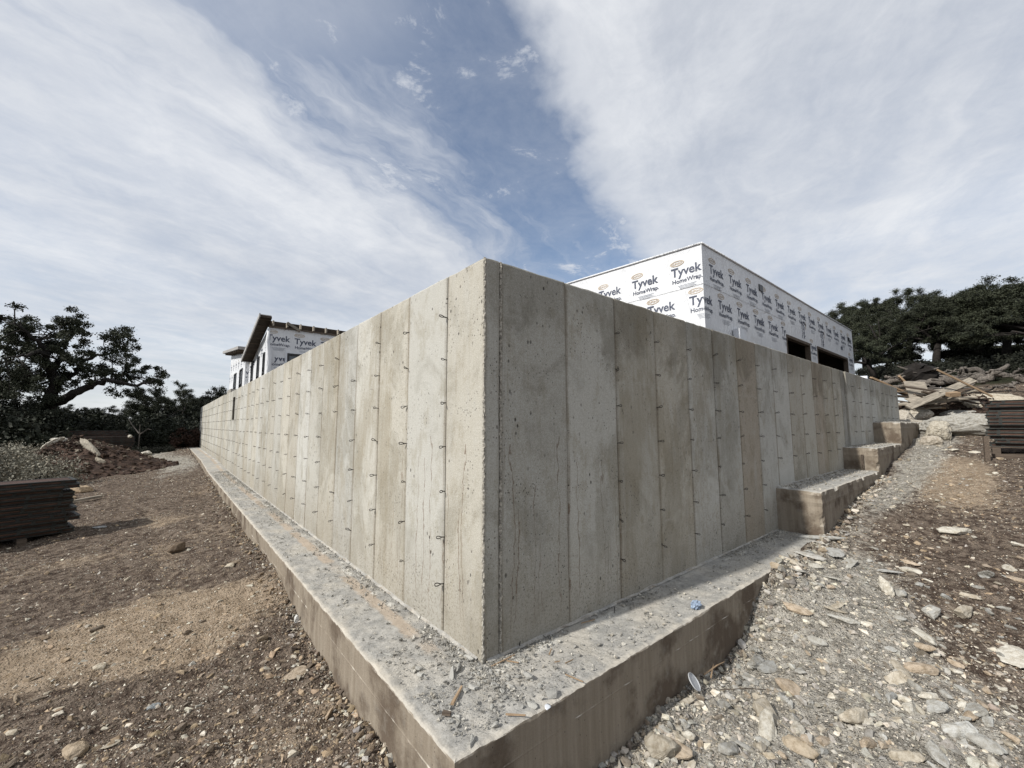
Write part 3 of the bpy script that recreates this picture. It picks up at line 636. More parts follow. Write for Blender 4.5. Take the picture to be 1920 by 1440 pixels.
# ------------------------------------------------------------------ foundation wall
WALL = empty('foundation_wall', (0, 0, 0), label='tall bare poured-concrete foundation wall with vertical form marks and wire tie loops', cat='wall')
H = 2.452
MEANP = (.50, .482, .428)
PAL = dict(pale=(.545, .535, .492), light=(.515, .498, .447), tan=(.490, .458, .388), warm=(.462, .422, .348), grey=(.495, .483, .440), dgrey=(.435, .422, .378), brown=(.380, .325, .255), blue=(.528, .522, .490), strip=(.27, .262, .24))
for k_ in list(PAL):
    f_ = .8 if k_ in ('strip', 'brown') else .62
    PAL[k_] = tuple(m_ + (c_ - m_) * f_ for c_, m_ in zip(PAL[k_], MEANP))
def panel(run, a, b, z0, z1, col, out=0.0, name='form_panel_face', depth=.055, jag=.006):
    ns = 8 if b - a > .2 else 4; nz = 26
    dp = out + random.uniform(-.0025, .0025); sd = random.uniform(0, 50)
    us = [0, .012 / max(b - a, .05)] + list(np.linspace(.06, .94, ns)) + [1 - .012 / max(b - a, .05), 1]
    V = []
    vs_ = [j / (nz - 1) * (1 - .010 / (z1 - z0)) for j in range(nz)] + [1.0]
    for j, v in enumerate(vs_):
        for u in us:
            s = a + (b - a) * u; z = z0 + (z1 - z0) * v
            o = dp + .0022 * noise.noise(Vector((s * 2.1, z * 1.3, sd)))
            if u in (0, 1): o -= .006
            if j == nz: z += jag * (noise.noise(Vector((s * 9, sd, 0))) + .7 * noise.noise(Vector((s * 31, sd, 3)))) ; o -= .006
            V.append((s, o, z))
    nu = len(us); F = [(j * nu + i, j * nu + i + 1, (j + 1) * nu + i + 1, (j + 1) * nu + i) for j in range(nz) for i in range(nu - 1)]
    rim = [i for i in range(nu)] + [j * nu + nu - 1 for j in range(1, nz + 1)] + [nz * nu + i for i in range(nu - 2, -1, -1)] + [j * nu for j in range(nz - 1, 0, -1)]
    n0 = len(V); V += [(V[i][0], out - (.24 if i >= nz * nu else depth), V[i][2]) for i in rim]
    L = len(rim); F += [(rim[k], n0 + k, n0 + (k + 1) % L, rim[(k + 1) % L]) for k in range(L)]
    org = Vector((0, (a + b) / 2, z0)) if run == 'L' else Vector(((a + b) / 2, 0, z0))
    W = [Vector((-o, s, z)) - org if run == 'L' else Vector((s, -o, z)) - org for (s, o, z) in V]
    if run == 'L': F = [f[::-1] for f in F]
    me = mesh_np(name, [w_[:] for w_ in W], F, M_CONC)
    pu = np.array([abs(2 * (v_[0] - a) / max(b - a, .01) - 1) * (b - a) / 2 - (b - a) / 2 for v_ in V], np.float32); me.attributes.new('edge', 'FLOAT', 'POINT').data.foreach_set('value', pu)
    ob = link_obj(name, me, WALL, org); kk = random.uniform(.92, 1.07); ob.color = (PAL[col][0] * kk * .98, PAL[col][1] * kk * .995, PAL[col][2] * kk * 1.02, 1)
    return ob
# tie loops: a flat teardrop of wire standing out of the joint
def tie_mesh():
    pts = []
    for k in range(15):
        t = k / 14 * 2 * math.pi; r = .5 - .5 * math.cos(t)
        pts.append((.012 + .040 * r, 0, .0115 * math.sin(t) * (r ** .7)))
    m1 = MB(); m1.tube([(-.02, 0, 0), (.006, 0, 0), (.014, 0, .001)], .0036, 5); m1.tube(pts[:-1], .0031, 5, closed=True)
    return m1.mesh('tie_loop', M_TIE, True)
TIE = tie_mesh()
def tie(run, s, z, par, out=0.0):
    yaw = math.pi if run == 'L' else -math.pi / 2
    loc = Vector((-out, s, z)) if run == 'L' else Vector((s, -out, z))
    o = link_obj('tie_loop', TIE, par, loc - par.location, Euler((random.uniform(-.45, .45), random.gauss(0, .20), yaw + random.gauss(0, .32))), (random.uniform(.85, 1.12),) * 3)
    return o
ROWS = [2.148 - .305 * k for k in range(8)]
far_ties = MB()
def far_tie(run, s, z, out=0.0):
    M = Matrix.Translation((-out, s, z) if run == 'L' else (s, -out, z)) @ Matrix.Rotation(math.pi if run == 'L' else -math.pi / 2, 4, 'Z')
    far_ties.tube([M @ Vector(p) for p in ((-.01, 0, 0), (.014, 0, 0), (.034, 0, .011), (.052, 0, 0), (.034, 0, -.011), (.014, 0, 0))], .0034, 4)
# sunny run
LJ = [0.004, .46, 1.068] + [1.068 + .6096 * k for k in range(1, 48)]
lc = ['tan', 'pale', 'tan', 'light', 'blue', 'tan', 'light', 'blue', 'warm', 'tan', 'light', 'tan', 'pale', 'blue', 'tan', 'light', 'warm', 'pale']
prev = None
GAP = .0035
for k in range(len(LJ) - 1):
    a, b = LJ[k] + (GAP / 2 if k else 0), LJ[k + 1] - GAP / 2
    col = lc[k] if k < len(lc) else random.choice(['light', 'pale', 'tan', 'blue', 'tan', 'light', 'grey'])
    zt = H + (.03 if LJ[k] > 15.5 else 0); z0 = 0.0
    if abs(LJ[k] - 12.65) < .35:
        p = panel('L', a, b, z0, 1.55, col, jag=.0); panel('L', a, b, 2.24, zt, col)
        mb = MB(); mb.box((.11, a, 1.5), (.16, b, 2.3)); mb.box((.03, b - .002, 1.54), (.14, b + .04, 2.25)); mb.box((.03, a, 1.52), (.14, b, 1.5495)); mb.build('beam_pocket', M_JOINT, WALL)  # pocket faces take a dark colour that paints in the recess shade
    else: p = panel('L', a, b, z0, zt, col)
    if k >= 1:
        for z in ROWS[:7]:
            if z < z0 + .12: continue
            if LJ[k] < 18.5:
                if random.random() > .03: tie('L', LJ[k], z, p)
            else: far_tie('L', LJ[k], z)
LEND = LJ[-1]
mb = MB(); mb.box((.012, .03, .0), (.24, 12.6, H - .03)); mb.box((.18, 12.6, .0), (.24, 13.35, H - .03)); mb.box((.012, 13.36, .0), (.24, LEND, H - .01)); mb.build('wall_core', M_JOINT, WALL)
mb = MB(); mb.box((.02, 14.2, H - .01), (.25, 15.35, H + .13)); mb.build('raised_cap', M_CONC, WALL).color = (.5, .5, .49, 1)
# shaded run
RJ = [0.004, .128, .75, 1.352, 1.958, 2.563, 3.15, 3.766, 4.355, 4.945, 5.57, 6.157, 6.765, 7.372, 7.978, 8.56]
rc = ['dgrey', 'dgrey', 'grey', 'tan', 'warm', 'blue', 'grey', 'brown', 'blue', 'blue', 'warm', 'tan', 'brown', 'warm', 'tan']
JX = 8.84
def rz0(x): return 0.0 if x < 4.9 else (.545 if x < 8.7 else (.955 if x < 11.2 else 1.43))
for k in range(len(RJ) - 1):
    a, b = RJ[k] + GAP / 2, RJ[k + 1] - GAP / 2
    if k == 1: a += .006
    if a < 4.945 < b or abs(RJ[k] - 4.945) < .01: z0 = .40
    else: z0 = rz0((a + b) / 2)
    p = panel('R', a, b, z0, H - .0015 * RJ[k], rc[k])
    if k >= 3:
        for z in ROWS[:7]:
            if z > rz0(RJ[k]) + .1 and random.random() > .02: tie('R', RJ[k], z, p)
panel('R', 8.56 + GAP, JX + .03, .5, H - .012, 'strip')  # panel tint darkened to paint in the shade of the wall jog
OUT2 = .036
RJ2 = [JX] + [JX + .36 + .6096 * k for k in range(0, 10)]
for k in range(len(RJ2) - 1):
    a, b = RJ2[k] + GAP / 2, RJ2[k + 1] - GAP / 2
    p = panel('R', a, b, rz0((a + b) / 2) - .01, H - .02, random.choice(['blue', 'grey', 'blue', 'grey', 'light']), out=OUT2, depth=.12)
    if k >= 1:
        for z in ROWS[:6]:
            if z > rz0(RJ2[k]) + .1 and k != 5: far_tie('R', RJ2[k], z, OUT2)
REND = RJ2[-1]
mb = MB(); mb.box((.03, .013, .0), (JX + .1, .24, H - .035)); mb.box((JX + .006, -.024, .5), (REND - .01, .24, H - .045)); mb.build('wall_core', M_JOINT, WALL)
o = far_ties.build('tie_loop', M_TIE, WALL); o['kind'] = 'stuff'
# broken arris at the corner and the rough fin left by the corner form
def rough_fin(x, y, r, name, z1=H):
    V = []; nz = 330; n = 8
    for j in range(nz + 1):
        z = z1 * j / nz
        for k in range(n):
            t = 2 * math.pi * k / n; q = Vector((math.cos(t) * 1.2, math.sin(t) * 1.2, z * 26))
            rr = r * (1 + .75 * noise.noise(q * 1.3) + .45 * noise.noise(q * 3.1))
            V.append((x + rr * math.cos(t), y + rr * math.sin(t), z + .006 * noise.noise(q * 2.2)))
    F = [(j * n + k, j * n + (k + 1) % n, (j + 1) * n + (k + 1) % n, (j + 1) * n + k) for j in range(nz) for k in range(n)]
    return link_obj(name, mesh_np(name, V, F, M_ARRIS), WALL)
rough_fin(.005, .005, .0085, 'broken_arris'); rough_fin(.1325, .003, .0085, 'joint_fin')
# grout lip where wall meets footing
def lip(run, a, b, z):
    n = int((b - a) / .05); V = []; F = []
    for k in range(n + 1):
        s = a + (b - a) * k / n; w1 = .012 + .008 * noise.noise(Vector((s * 8, 3, 0))); h1 = .016 + .010 * noise.noise(Vector((s * 6, 9, 0)))
        for (o, h) in ((0, h1), (w1 * .6, h1 * .8), (w1 * 1.6, .001)): V.append((-o + .002, s, z + h) if run == 'L' else (s, -o + .002, z + h))
    for k in range(n):
        for i in range(2): F.append((k * 3 + i, (k + 1) * 3 + i, (k + 1) * 3 + i + 1, k * 3 + i + 1))
    link_obj('grout_lip', mesh_np('grout_lip', V, F, M_FOOT), WALL)
lip('L', 0.05, 15, 0); lip('R', .03, 4.78, 0); lip('R', 4.83, 8.3, .545)

# ------------------------------------------------------------------ house wrap print
def logo_mesh():
    m2 = MB()
    def text(s, size, x, z, mi, off):
        cu = bpy.data.curves.new('t', 'FONT'); cu.body = s; cu.size = size; cu.offset = off; cu.align_x = 'CENTER'; cu.resolution_u = 3
        ob = bpy.data.objects.new('t', cu); me = bpy.data.meshes.new_from_object(ob)
        m2.add([(v.co.x + x, 0, v.co.y + z) for v in me.vertices], [tuple(p.vertices) for p in me.polygons], mi)
        xs_ = [v.co.x for v in me.vertices]; wd = max(xs_) - min(xs_)
        bpy.data.objects.remove(ob); bpy.data.curves.remove(cu); bpy.data.meshes.remove(me); return wd
    text('Tyvek', .335, 0, -.10, 0, .007); text('HomeWrap.', .165, .03, -.30, 0, .003)
    # the oval with its lettering above
    ov = [(math.cos(t / 24 * 6.2832), math.sin(t / 24 * 6.2832)) for t in range(24)]
    cx, cz = -.23, .255
    for k in range(24):
        a, b = ov[k], ov[(k + 1) % 24]
        m2.quad((cx + a[0] * .20, 0, cz + a[1] * .075), (cx + b[0] * .20, 0, cz + b[1] * .075), (cx + b[0] * .175, 0, cz + b[1] * .057), (cx + a[0] * .175, 0, cz + a[1] * .057), 1)
    text('DUPONT', .075, cx, cz - .026, 1, .002)
    for k, wd in enumerate((.5, .42, .46, .34)): m2.box((-.22 + .02 * k, -.0004, -.385 - .034 * k), (-.22 + .02 * k + wd, 0, -.373 - .034 * k), 2)
    return m2.mesh('printed_logo', [M_INK, M_INKT, M_INKG])
LOGO = logo_mesh()
def clip_logo(x0, x1, z0=-9, z1=9):
    bm = bmesh.new(); bm.from_mesh(LOGO)
    for co, no in (((x1, 0, 0), (1, 0, 0)), ((x0, 0, 0), (-1, 0, 0)), ((0, 0, z1), (0, 0, 1)), ((0, 0, z0), (0, 0, -1))):
        bmesh.ops.bisect_plane(bm, geom=bm.verts[:] + bm.edges[:] + bm.faces[:], plane_co=co, plane_no=no, clear_outer=True)
    me = bpy.data.meshes.new('printed_logo'); bm.to_mesh(me); bm.free()
    for mt in LOGO.materials: me.materials.append(mt)
    return me
def put_logo(par, face, s, z, off, me=None, rot=0.0, k=1.0):
    """face 'F': on a wall facing -Y at y=off; 'S': on a wall facing -X at x=off"""
    loc = Vector((s, off - .004, z)) if face == 'F' else Vector((off - .004, s, z))
    o = link_obj('printed_logo', me or LOGO, par, loc - par.location, Euler((0, rot, 0 if face == 'F' else -math.pi / 2)), (k, k, k))
    return o

# ------------------------------------------------------------------ wrapped garage house
HX, HY, HZ0, HZ1, HX2, HY2 = 8.83, 2.69, 2.2, 6.05, 24.6, 12.0
GAR = empty('garage_house', (HX, HY, HZ0), label='flat-topped house shell in white printed wrap with two open garage doorways', cat='house')
GL = GAR.location
def lp(p): return (p[0] - GL.x, p[1] - GL.y, p[2] - GL.z)
def sheet(name, u0, u1, z0, z1, fn, mat, par, amp=.035, res=.16, org=None):
    nu = max(2, int((u1 - u0) / res)); nz = max(2, int((z1 - z0) / res)); V = []
    for j in range(nz + 1):
        for i in range(nu + 1):
            u = u0 + (u1 - u0) * i / nu; z = z0 + (z1 - z0) * j / nz; e = min(i, nu - i, j, nz - j) > 0
            V.append(fn(u, z, amp * fbm((u * 1.1, z * .8, 3.3), 3) if e else 0))
    V = [(p[0] - org.x, p[1] - org.y, p[2] - org.z) for p in V]
    F = [(j * (nu + 1) + i, j * (nu + 1) + i + 1, (j + 1) * (nu + 1) + i + 1, (j + 1) * (nu + 1) + i) for j in range(nz) for i in range(nu)]
    return V, F
D1 = (14.85, 17.48, 4.50); D2 = (18.42, 23.30, 4.52)
mb = MB()
for (a, b, z0, z1) in ((HX, D1[0], HZ0, HZ1), (D1[0], D1[1], D1[2], HZ1), (D1[1], D2[0], HZ0, HZ1), (D2[0], D2[1], D2[2], HZ1), (D2[1], HX2, HZ0, HZ1)):
    V, F = sheet('w', a, b, z0, z1, lambda u, z, d: (u, HY + abs(d) * .4, z), M_WRAP, GAR, org=GL); mb.add(V, F)
mb.build('wall', M_WRAP, GAR, True)
mb = MB(); V, F = sheet('w', HY, HY2, HZ0, HZ1, lambda u, z, d: (HX + abs(d) * .4, u, z + (u - HY) * .038 * (z - HZ0) / (HZ1 - HZ0)), M_WRAP, GAR, org=GL); mb.add(V, [f[::-1] for f in F]); mb.build('wall', M_WRAP, GAR, True)
mb = MB(); mb.box(lp((HX2 - .14, HY + .01, HZ0)), lp((HX2, HY2, HZ1))); mb.build('wall', M_WRAP, GAR)
for (a_, b_, z_) in ((HX + .01, 19.3, HZ0), (22.3, HX2 - .15, HZ0), (19.302, 22.298, 4.3)): mb = MB(); mb.box(lp((a_, HY2 - .14, z_)), lp((b_, HY2, HZ1))); mb.build('wall', M_WRAP, GAR)
mb = MB(); mb.box(lp((HX + .03, HY + .03, HZ1 - .25)), lp((HX2 - .02, HY2 - .03, HZ1 - .09))); mb.build('roof', M_DARKIN, GAR)
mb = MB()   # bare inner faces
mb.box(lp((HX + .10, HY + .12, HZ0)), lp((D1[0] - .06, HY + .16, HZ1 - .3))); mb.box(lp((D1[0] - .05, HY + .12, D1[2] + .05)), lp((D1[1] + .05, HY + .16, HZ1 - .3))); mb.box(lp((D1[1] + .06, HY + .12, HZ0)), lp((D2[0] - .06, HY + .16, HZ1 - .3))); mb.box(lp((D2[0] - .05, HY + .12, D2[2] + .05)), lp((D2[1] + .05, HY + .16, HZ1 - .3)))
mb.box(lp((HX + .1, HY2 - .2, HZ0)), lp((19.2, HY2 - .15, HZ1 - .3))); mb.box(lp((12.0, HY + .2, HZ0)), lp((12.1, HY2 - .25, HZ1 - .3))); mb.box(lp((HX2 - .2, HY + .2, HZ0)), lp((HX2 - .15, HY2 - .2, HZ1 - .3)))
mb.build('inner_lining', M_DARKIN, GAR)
for (a, b, z) in (D1, D2):
    mb = MB(); mb.box(lp((a - .008, HY - .018, HZ0)), lp((a + .05, HY + .15, z))); mb.box(lp((b - .05, HY - .018, HZ0)), lp((b + .008, HY + .15, z))); mb.box(lp((a + .052, HY - .018, z - .09)), lp((b - .052, HY + .15, z + .006))); mb.build('door_frame', M_WOODD, GAR)
for k in range(7):
    mb = MB(); mb.box(lp((13.4 + 1.6 * k, HY + .2, HZ1 - .55)), lp((13.48 + 1.6 * k, HY2 - .25, HZ1 - .3))); mb.build('ceiling_joist', M_WOODD, GAR)
mb = MB(); mb.box(lp((18.6, HY + .4, 3.72)), lp((23.1, HY + .46, 3.78))); mb.box(lp((15.3, HY + .4, 3.70)), lp((17.4, HY + .46, 3.75))); mb.build('interior_rail', M_WOODG, GAR)
mb = MB(); mb.box(lp((HX - .05, HY - .05, HZ0 - .2)), lp((HX2 + .05, HY2 + .05, HZ0))); mb.build('floor_slab', M_CHIP, GAR)
mb = MB(); mb.tube([lp((HX - .012, HY - .012, HZ1 + .005)), lp((13, HY - .015, HZ1 + .015)), lp((18, HY - .012, HZ1)), lp((HX2, HY - .012, HZ1 + .004))], .03, 6); mb.build('wrap_edge', M_WRAP, GAR, True)
mb = MB(); mb.tube([lp((HX - .012, HY + .02, HZ1 + .006)), lp((HX - .014, HY + 4, HZ1 + .16)), lp((HX - .012, HY2, HZ1 + .355))], .03, 6); mb.build('wrap_edge', M_WRAP, GAR, True)
mb = MB(); mb.box(lp((10.42, HY - .20, HZ0)), lp((10.86, HY - .03, 4.02))); mb.build('white_post', M_PLASTIC, GAR)
mb = MB(); mb.box(lp((12.6, HY - .02, 5.60)), lp((12.90, HY + .05, 5.80))); mb.build('vent_hole', M_BLACKF, GAR)
mb = MB(); mb.box(lp((23.72, HY - .02, 5.42)), lp((23.98, HY + .05, 5.60))); mb.build('vent_hole', M_BLACKF, GAR)
mb = MB(); mb.tube([lp((HX - .01, HY - .012, 4.98)), lp((12, HY - .012, 4.985)), lp((14.8, HY - .006, 4.97))], .005, 4); mb.tube([lp((HX - .012, HY, 4.98)), lp((HX - .012, HY2, 5.05))], .005, 4); mb.build('wrap_seam', M_WRAP, GAR)
for k in range(12): put_logo(GAR, 'F', 9.62 + 1.195 * k, 5.46, HY)
put_logo(GAR, 'F', 9.62 + 1.195 * 12, 5.46, HY, clip_logo(-.5, .5))
for k in range(4): put_logo(GAR, 'F', 10.06 + 1.195 * k, 4.58, HY)
put_logo(GAR, 'F', 10.06 + 1.195 * 4, 4.58, HY, clip_logo(-.5, D1[0] - 14.84 - .03))
put_logo(GAR, 'F', 8.865, 4.58, HY, clip_logo(-.03, .6))
put_logo(GAR, 'F', 17.95, 4.40, HY, clip_logo(-.44, .44), k=.95); put_logo(GAR, 'F', 16.9, 4.98, HY, clip_logo(-.35, .42, -.3, .3), rot=math.pi / 2, k=.9); put_logo(GAR, 'F', 19.4, 4.96, HY, clip_logo(-.35, .42, -.3, .3), rot=math.pi / 2, k=.9)
put_logo(GAR, 'F', 22.2, 4.92, HY, clip_logo(.0, .42, -.2, .3)); put_logo(GAR, 'F', 23.95, 4.5, HY, clip_logo(-.4, .45))
for k in range(4): put_logo(GAR, 'S', 3.14 + 1.235 * k, 5.46, HX)
for k in range(3): put_logo(GAR, 'S', 3.90 + 1.235 * k, 4.58, HX)
put_logo(GAR, 'S', 2.665, 4.58, HX, clip_logo(-.6, -.03))

# ------------------------------------------------------------------ wrapped dwelling with shed roofs
AX, AY = 1.38, 16.5; YA2 = 21.5; BX = 1.22; YB2 = 28.0; BZ = 2.2
DW = empty('dwelling_house', (AX, AY, BZ), label='partly roofed house in white printed wrap with dark rafter tails and narrow black windows', cat='house')
DLc = DW.location
def ld(p): return (p[0] - DLc.x, p[1] - DLc.y, p[2] - DLc.z)
def roofz(y): return 5.42 - (y - AY) * .195
# front wall with slider opening
SLD = (2.06, 4.2, 4.30)
mb = MB()
for (a, b, z0, z1) in ((AX, SLD[0], BZ, 5.26), (SLD[0], SLD[1], SLD[2], 5.26), (SLD[1], 9.0, BZ, 5.26)):
    V, F = sheet('w', a, b, z0, z1, lambda u, z, d: (u, AY + abs(d) * .5, z), M_WRAP, DW, org=DLc); mb.add(V, F)
mb.build('wall', M_WRAP, DW, True)
WINA = [(17.12, 17.52), (18.45, 18.98), (20.1, 20.65)]   # along y
WZ = (2.9, 4.36)
mb = MB()
def side_wall(mb, x, y0, y1, wins, wz, ztop):
    cuts = [y0] + [v for wv in wins for v in wv] + [y1]
    for i in range(len(cuts) - 1):
        a, b = cuts[i], cuts[i + 1]; isw = i % 2 == 1
        for (z0, z1) in (((BZ, wz[0]), (wz[1], None)) if isw else ((BZ, None),)):
            n = max(2, int((b - a) / .2)); zt = lambda y: ztop(y) if z1 is None else z1
            V = []; F = []
            for k in range(n + 1):
                y = a + (b - a) * k / n; V += [ld((x, y, z0)), ld((x, y, zt(y)))]
            for k in range(n): F.append((k * 2, k * 2 + 1, k * 2 + 3, k * 2 + 2))
            mb.add(V, F)
side_wall(mb, AX, AY, YA2, WINA, WZ, lambda y: roofz(y) - .12); mb.build('wall', M_WRAP, DW)
WINB = [(22.3, 23.3), (24.75, 25.75)]
mb = MB(); side_wall(mb, BX, YA2, YB2, WINB, (2.9, 4.25), lambda y: 4.92 + (y - YA2) * .105); mb.build('wall', M_WRAP, DW)
for (a_, b_) in (((BX + .004, YA2, BZ), (AX + 3, YA2 + .1, 4.95)), ((BX + .004, YB2 - .1, BZ), (AX + 6, YB2, 5.5)), ((8.9, AY + .02, BZ), (9.0, YA2, 4.6))): mb = MB(); mb.box(ld(a_), ld(b_)); mb.build('wall', M_WRAP, DW)
mb = MB(); mb.box(ld((BX - .02, AY - .02, BZ - .2)), ld((9.02, YB2 + .02, BZ))); mb.build('floor_slab', M_CHIP, DW)
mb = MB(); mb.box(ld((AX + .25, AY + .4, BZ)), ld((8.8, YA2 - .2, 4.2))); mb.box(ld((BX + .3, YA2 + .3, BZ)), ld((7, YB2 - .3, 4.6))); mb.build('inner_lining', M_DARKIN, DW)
def window(x, y0, y1, z0, z1):
    t = .055; mb = MB()
    mb.box(ld((x - .035, y0, z0)), ld((x + .06, y0 + t, z1))); mb.box(ld((x - .035, y1 - t, z0)), ld((x + .06, y1, z1))); mb.box(ld((x - .035, y0 + t, z0)), ld((x + .06, y1 - t, z0 + t))); mb.box(ld((x - .035, y0 + t, z1 - t)), ld((x + .06, y1 - t, z1))); zm = z0 + (z1 - z0) * .42
    mb.box(ld((x - .03, y0 + t, zm)), ld((x + .06, y1 - t, zm + .05)))
    f = mb.build('window', M_BLACKF, DW)
    p1 = MB(); p1.box(ld((x + .012, y0 + t, zm + .05)), ld((x + .022, y1 - t, z1 - t))); p1.build('pane', M_GLASS2, f)
    p2 = MB(); p2.box(ld((x + .03, y0 + t, z0 + t)), ld((x + .04, y1 - t, zm))); p2.build('pane', M_GLASS, f)
M_GLASS2, q_, b_ = new_mat('sky_lit_glass', 0.08, 0.6); b_.inputs['Base Color'].default_value = (.34, .37, .40, 1); b_.inputs['Metallic'].default_value = .55
for (a, b) in WINA: window(AX, a, b, *WZ)
for (a, b) in WINB: window(BX, a, b, 2.9, 4.25)
# slider
mb = MB(); mb.box(ld((SLD[0], AY - .03, BZ)), ld((SLD[0] + .07, AY + .08, SLD[2]))); mb.box(ld((SLD[0] + .07, AY - .03, SLD[2] - .08)), ld((SLD[1], AY + .08, SLD[2]))); mb.box(ld((SLD[1] - .07, AY - .028, BZ)), ld((SLD[1], AY + .078, SLD[2] - .08)))
f = mb.build('sliding_door', M_BLACKF, DW); mb = MB(); mb.box(ld((SLD[0] + .07, AY + .03, BZ)), ld((SLD[1] - .07, AY + .045, SLD[2] - .08))); mb.build('pane', M_GLASS, f)
mb = MB(); mb.box(ld((SLD[0] - .06, AY - .022, SLD[2] + .005)), ld((SLD[1], AY - .002, SLD[2] + .07))); mb.box(ld((SLD[0] - .07, AY - .022, BZ)), ld((SLD[0] - .003, AY - .002, SLD[2] + .004))); mb.build('door_trim', M_PLASTIC, DW)
# front roof edge: dark band with rafter tails standing up past it
mb = MB(); mb.box(ld((AX - .02, AY - .06, 5.262)), ld((9.0, AY - .002, 5.33))); mb.build('top_plate', M_WOODD, DW)
mb = MB(); mb.box(ld((AX - .02, AY + .10, 5.30)), ld((9.0, AY + .16, 5.56))); mb.build('blocking', M_DARKIN, DW)
for k in range(15):
    x = AX + .12 + .50 * k; mb = MB(); M = Matrix.Translation(Vector(ld((x, AY, 5.44)))) @ Matrix.Rotation(-math.atan(.195), 4, 'X')
    mb.box((-.026, -.07, -.11), (.026, 5.6, .11), M=M); mb.build('rafter', M_WOODG, DW)
mb = MB(); mb.box((-.03, -.02, -.05), (.55, .02, .05), M=Matrix.Translation(Vector(ld((AX + .62, AY - .1, 5.52)))) @ Matrix.Rotation(.5, 4, 'Y')); mb.build('loose_brace', M_WOODG, DW)
# roof overhang of the near volume (side), falling away from the viewer
M = Matrix.Translation(Vector(ld((AX, AY, 5.46)))) @ Matrix.Rotation(-math.atan(.255), 4, 'X')
mb = MB(); mb.box((-.40, -.45, .06), (-.02, 4.3, .09), M=M); mb.build('roof_deck', M_FASCIA, DW)
mb = MB(); mb.box((-.44, -.50, -.05), (-.401, 4.32, .10), M=M); mb.box((-.40, 4.28, -.05), (.1, 4.32, .058), M=M); mb.build('fascia', M_FASCIA, DW)
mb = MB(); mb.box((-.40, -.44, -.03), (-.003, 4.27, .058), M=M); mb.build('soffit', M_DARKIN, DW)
for k in range(8):
    mb = MB(); y = -.30 + .6 * k; mb.box((-.398, y, -.045), (-.004, y + .05, -.031), M=M); mb.build('lookout', M_WOODD, DW)
# roof of the far volume
M = Matrix.Translation(Vector(ld((BX, YA2, 5.02)))) @ Matrix.Rotation(math.atan(.105), 4, 'X')
mb = MB(); mb.box((-.42, -.7, 0), (5, 6.9, .14), M=M); mb.build('roof', M_FASCIA, DW)
for k in range(8):
    mb = MB(); mb.box((-.38, -.4 + .85 * k, -.12), (.3, -.34 + .85 * k, -.003), M=M); mb.build('lookout', M_WOODD, DW)
mb = MB(); mb.tube([ld((AX - .02, AY - .03, 5.2)), ld((AX - .05, AY - .05, 4.7)), ld((AX + .03, AY - .06, 4.2)), ld((AX + .02, AY - .09, 3.4)), ld((AX + .05, AY - .08, 2.4))], [.05, .07, .11, .10, .12], 8); mb.build('loose_wrap_flap', M_WRAP, DW, True)
put_logo(DW, 'F', AX + .33, 4.86, AY, clip_logo(-.30, .6)); put_logo(DW, 'F', AX + 1.33, 4.82, AY); put_logo(DW, 'F', AX + 2.34, 4.80, AY); put_logo(DW, 'F', AX + 3.35, 4.80, AY)
put_logo(DW, 'F', AX + .43, 4.06, AY, clip_logo(-.30, .22, -.6, .03))
put_logo(DW, 'F', AX + .02 - .09, 3.95, YA2, clip_logo(-.05, .14), k=.9)
for k in range(5):
    put_logo(DW, 'S', 17.05 + 1.0 * k, 4.70 - .13 * k, AX, k=.62)
for k in range(6):
    for j in range(2): put_logo(DW, 'S', 21.9 + 1.1 * k + .5 * j, 4.62 + .04 * k - .62 * j, BX, k=.6) if (j == 0 or k in (1, 3, 4, 5)) else None

# ------------------------------------------------------------------ pickup behind the wall's far end
def pickup():
    P = at_d(1606, 707, 30.5); zg = P.z - 1.78
    t = empty('pickup_truck', (P.x, P.y + .3, zg), math.radians(6), 'silver pickup whose cab roof shows over the wall beside the garage house', 'truck')
    def prof(pts, y0, y1, mat, name, par):
        mb = MB(); n = len(pts); V = [(x, y0, z) for x, z in pts] + [(x, y1, z) for x, z in pts]
        F = [tuple(range(n))[::-1], tuple(range(n, 2 * n))] + [(k, (k + 1) % n, n + (k + 1) % n, n + k) for k in range(n)]
        mb.add(V, F); o = mb.build(name, mat, par); bv = o.modifiers.new('b', 'BEVEL'); bv.width = .04; bv.segments = 2; return o
    prof([(-2.7, .45), (2.6, .45), (2.75, .7), (2.65, 1.05), (1.3, 1.15), (-2.65, 1.15), (-2.75, .8)], -.95, .95, M_PAINT, 'body', t)
    cab = prof([(-.75, 1.155), (1.2, 1.155), (.45, 1.76), (-.6, 1.78)], -.82, .82, M_PAINT, 'cab', t)
    mb = MB(); mb.quad((1.17, -.7, 1.2), (1.17, .7, 1.2), (.53, .66, 1.72), (.53, -.66, 1.72)); mb.build('windshield', M_GLASS, cab)
    for s in (-1, 1):
        mb = MB(); V = [(-.6, s * .826, 1.22), (.95, s * .826, 1.22), (.38, s * .826, 1.68), (-.5, s * .826, 1.70)]; mb.add(V, [(0, 1, 2, 3)]); mb.build('side_window', M_GLASS, cab)
    for x in (-1.7, 1.75):
        for s in (-1, 1):
            mb = MB(); mb.tube([(x, s * .72, .4), (x, s * .97, .4)], .4, 18); wv = mb.build('wheel', M_TYRE, t); mb = MB(); mb.tube([(x, s * .972, .4), (x, s * .985, .4)], .22, 14); mb.build('rim', M_PAINT, wv)
    for s in (-1, 1): mb = MB(); mb.box((2.66, s * .6 - .15, .78), (2.75, s * .6 + .15, .95)); mb.build('headlight', M_PLASTIC, t)
pickup()

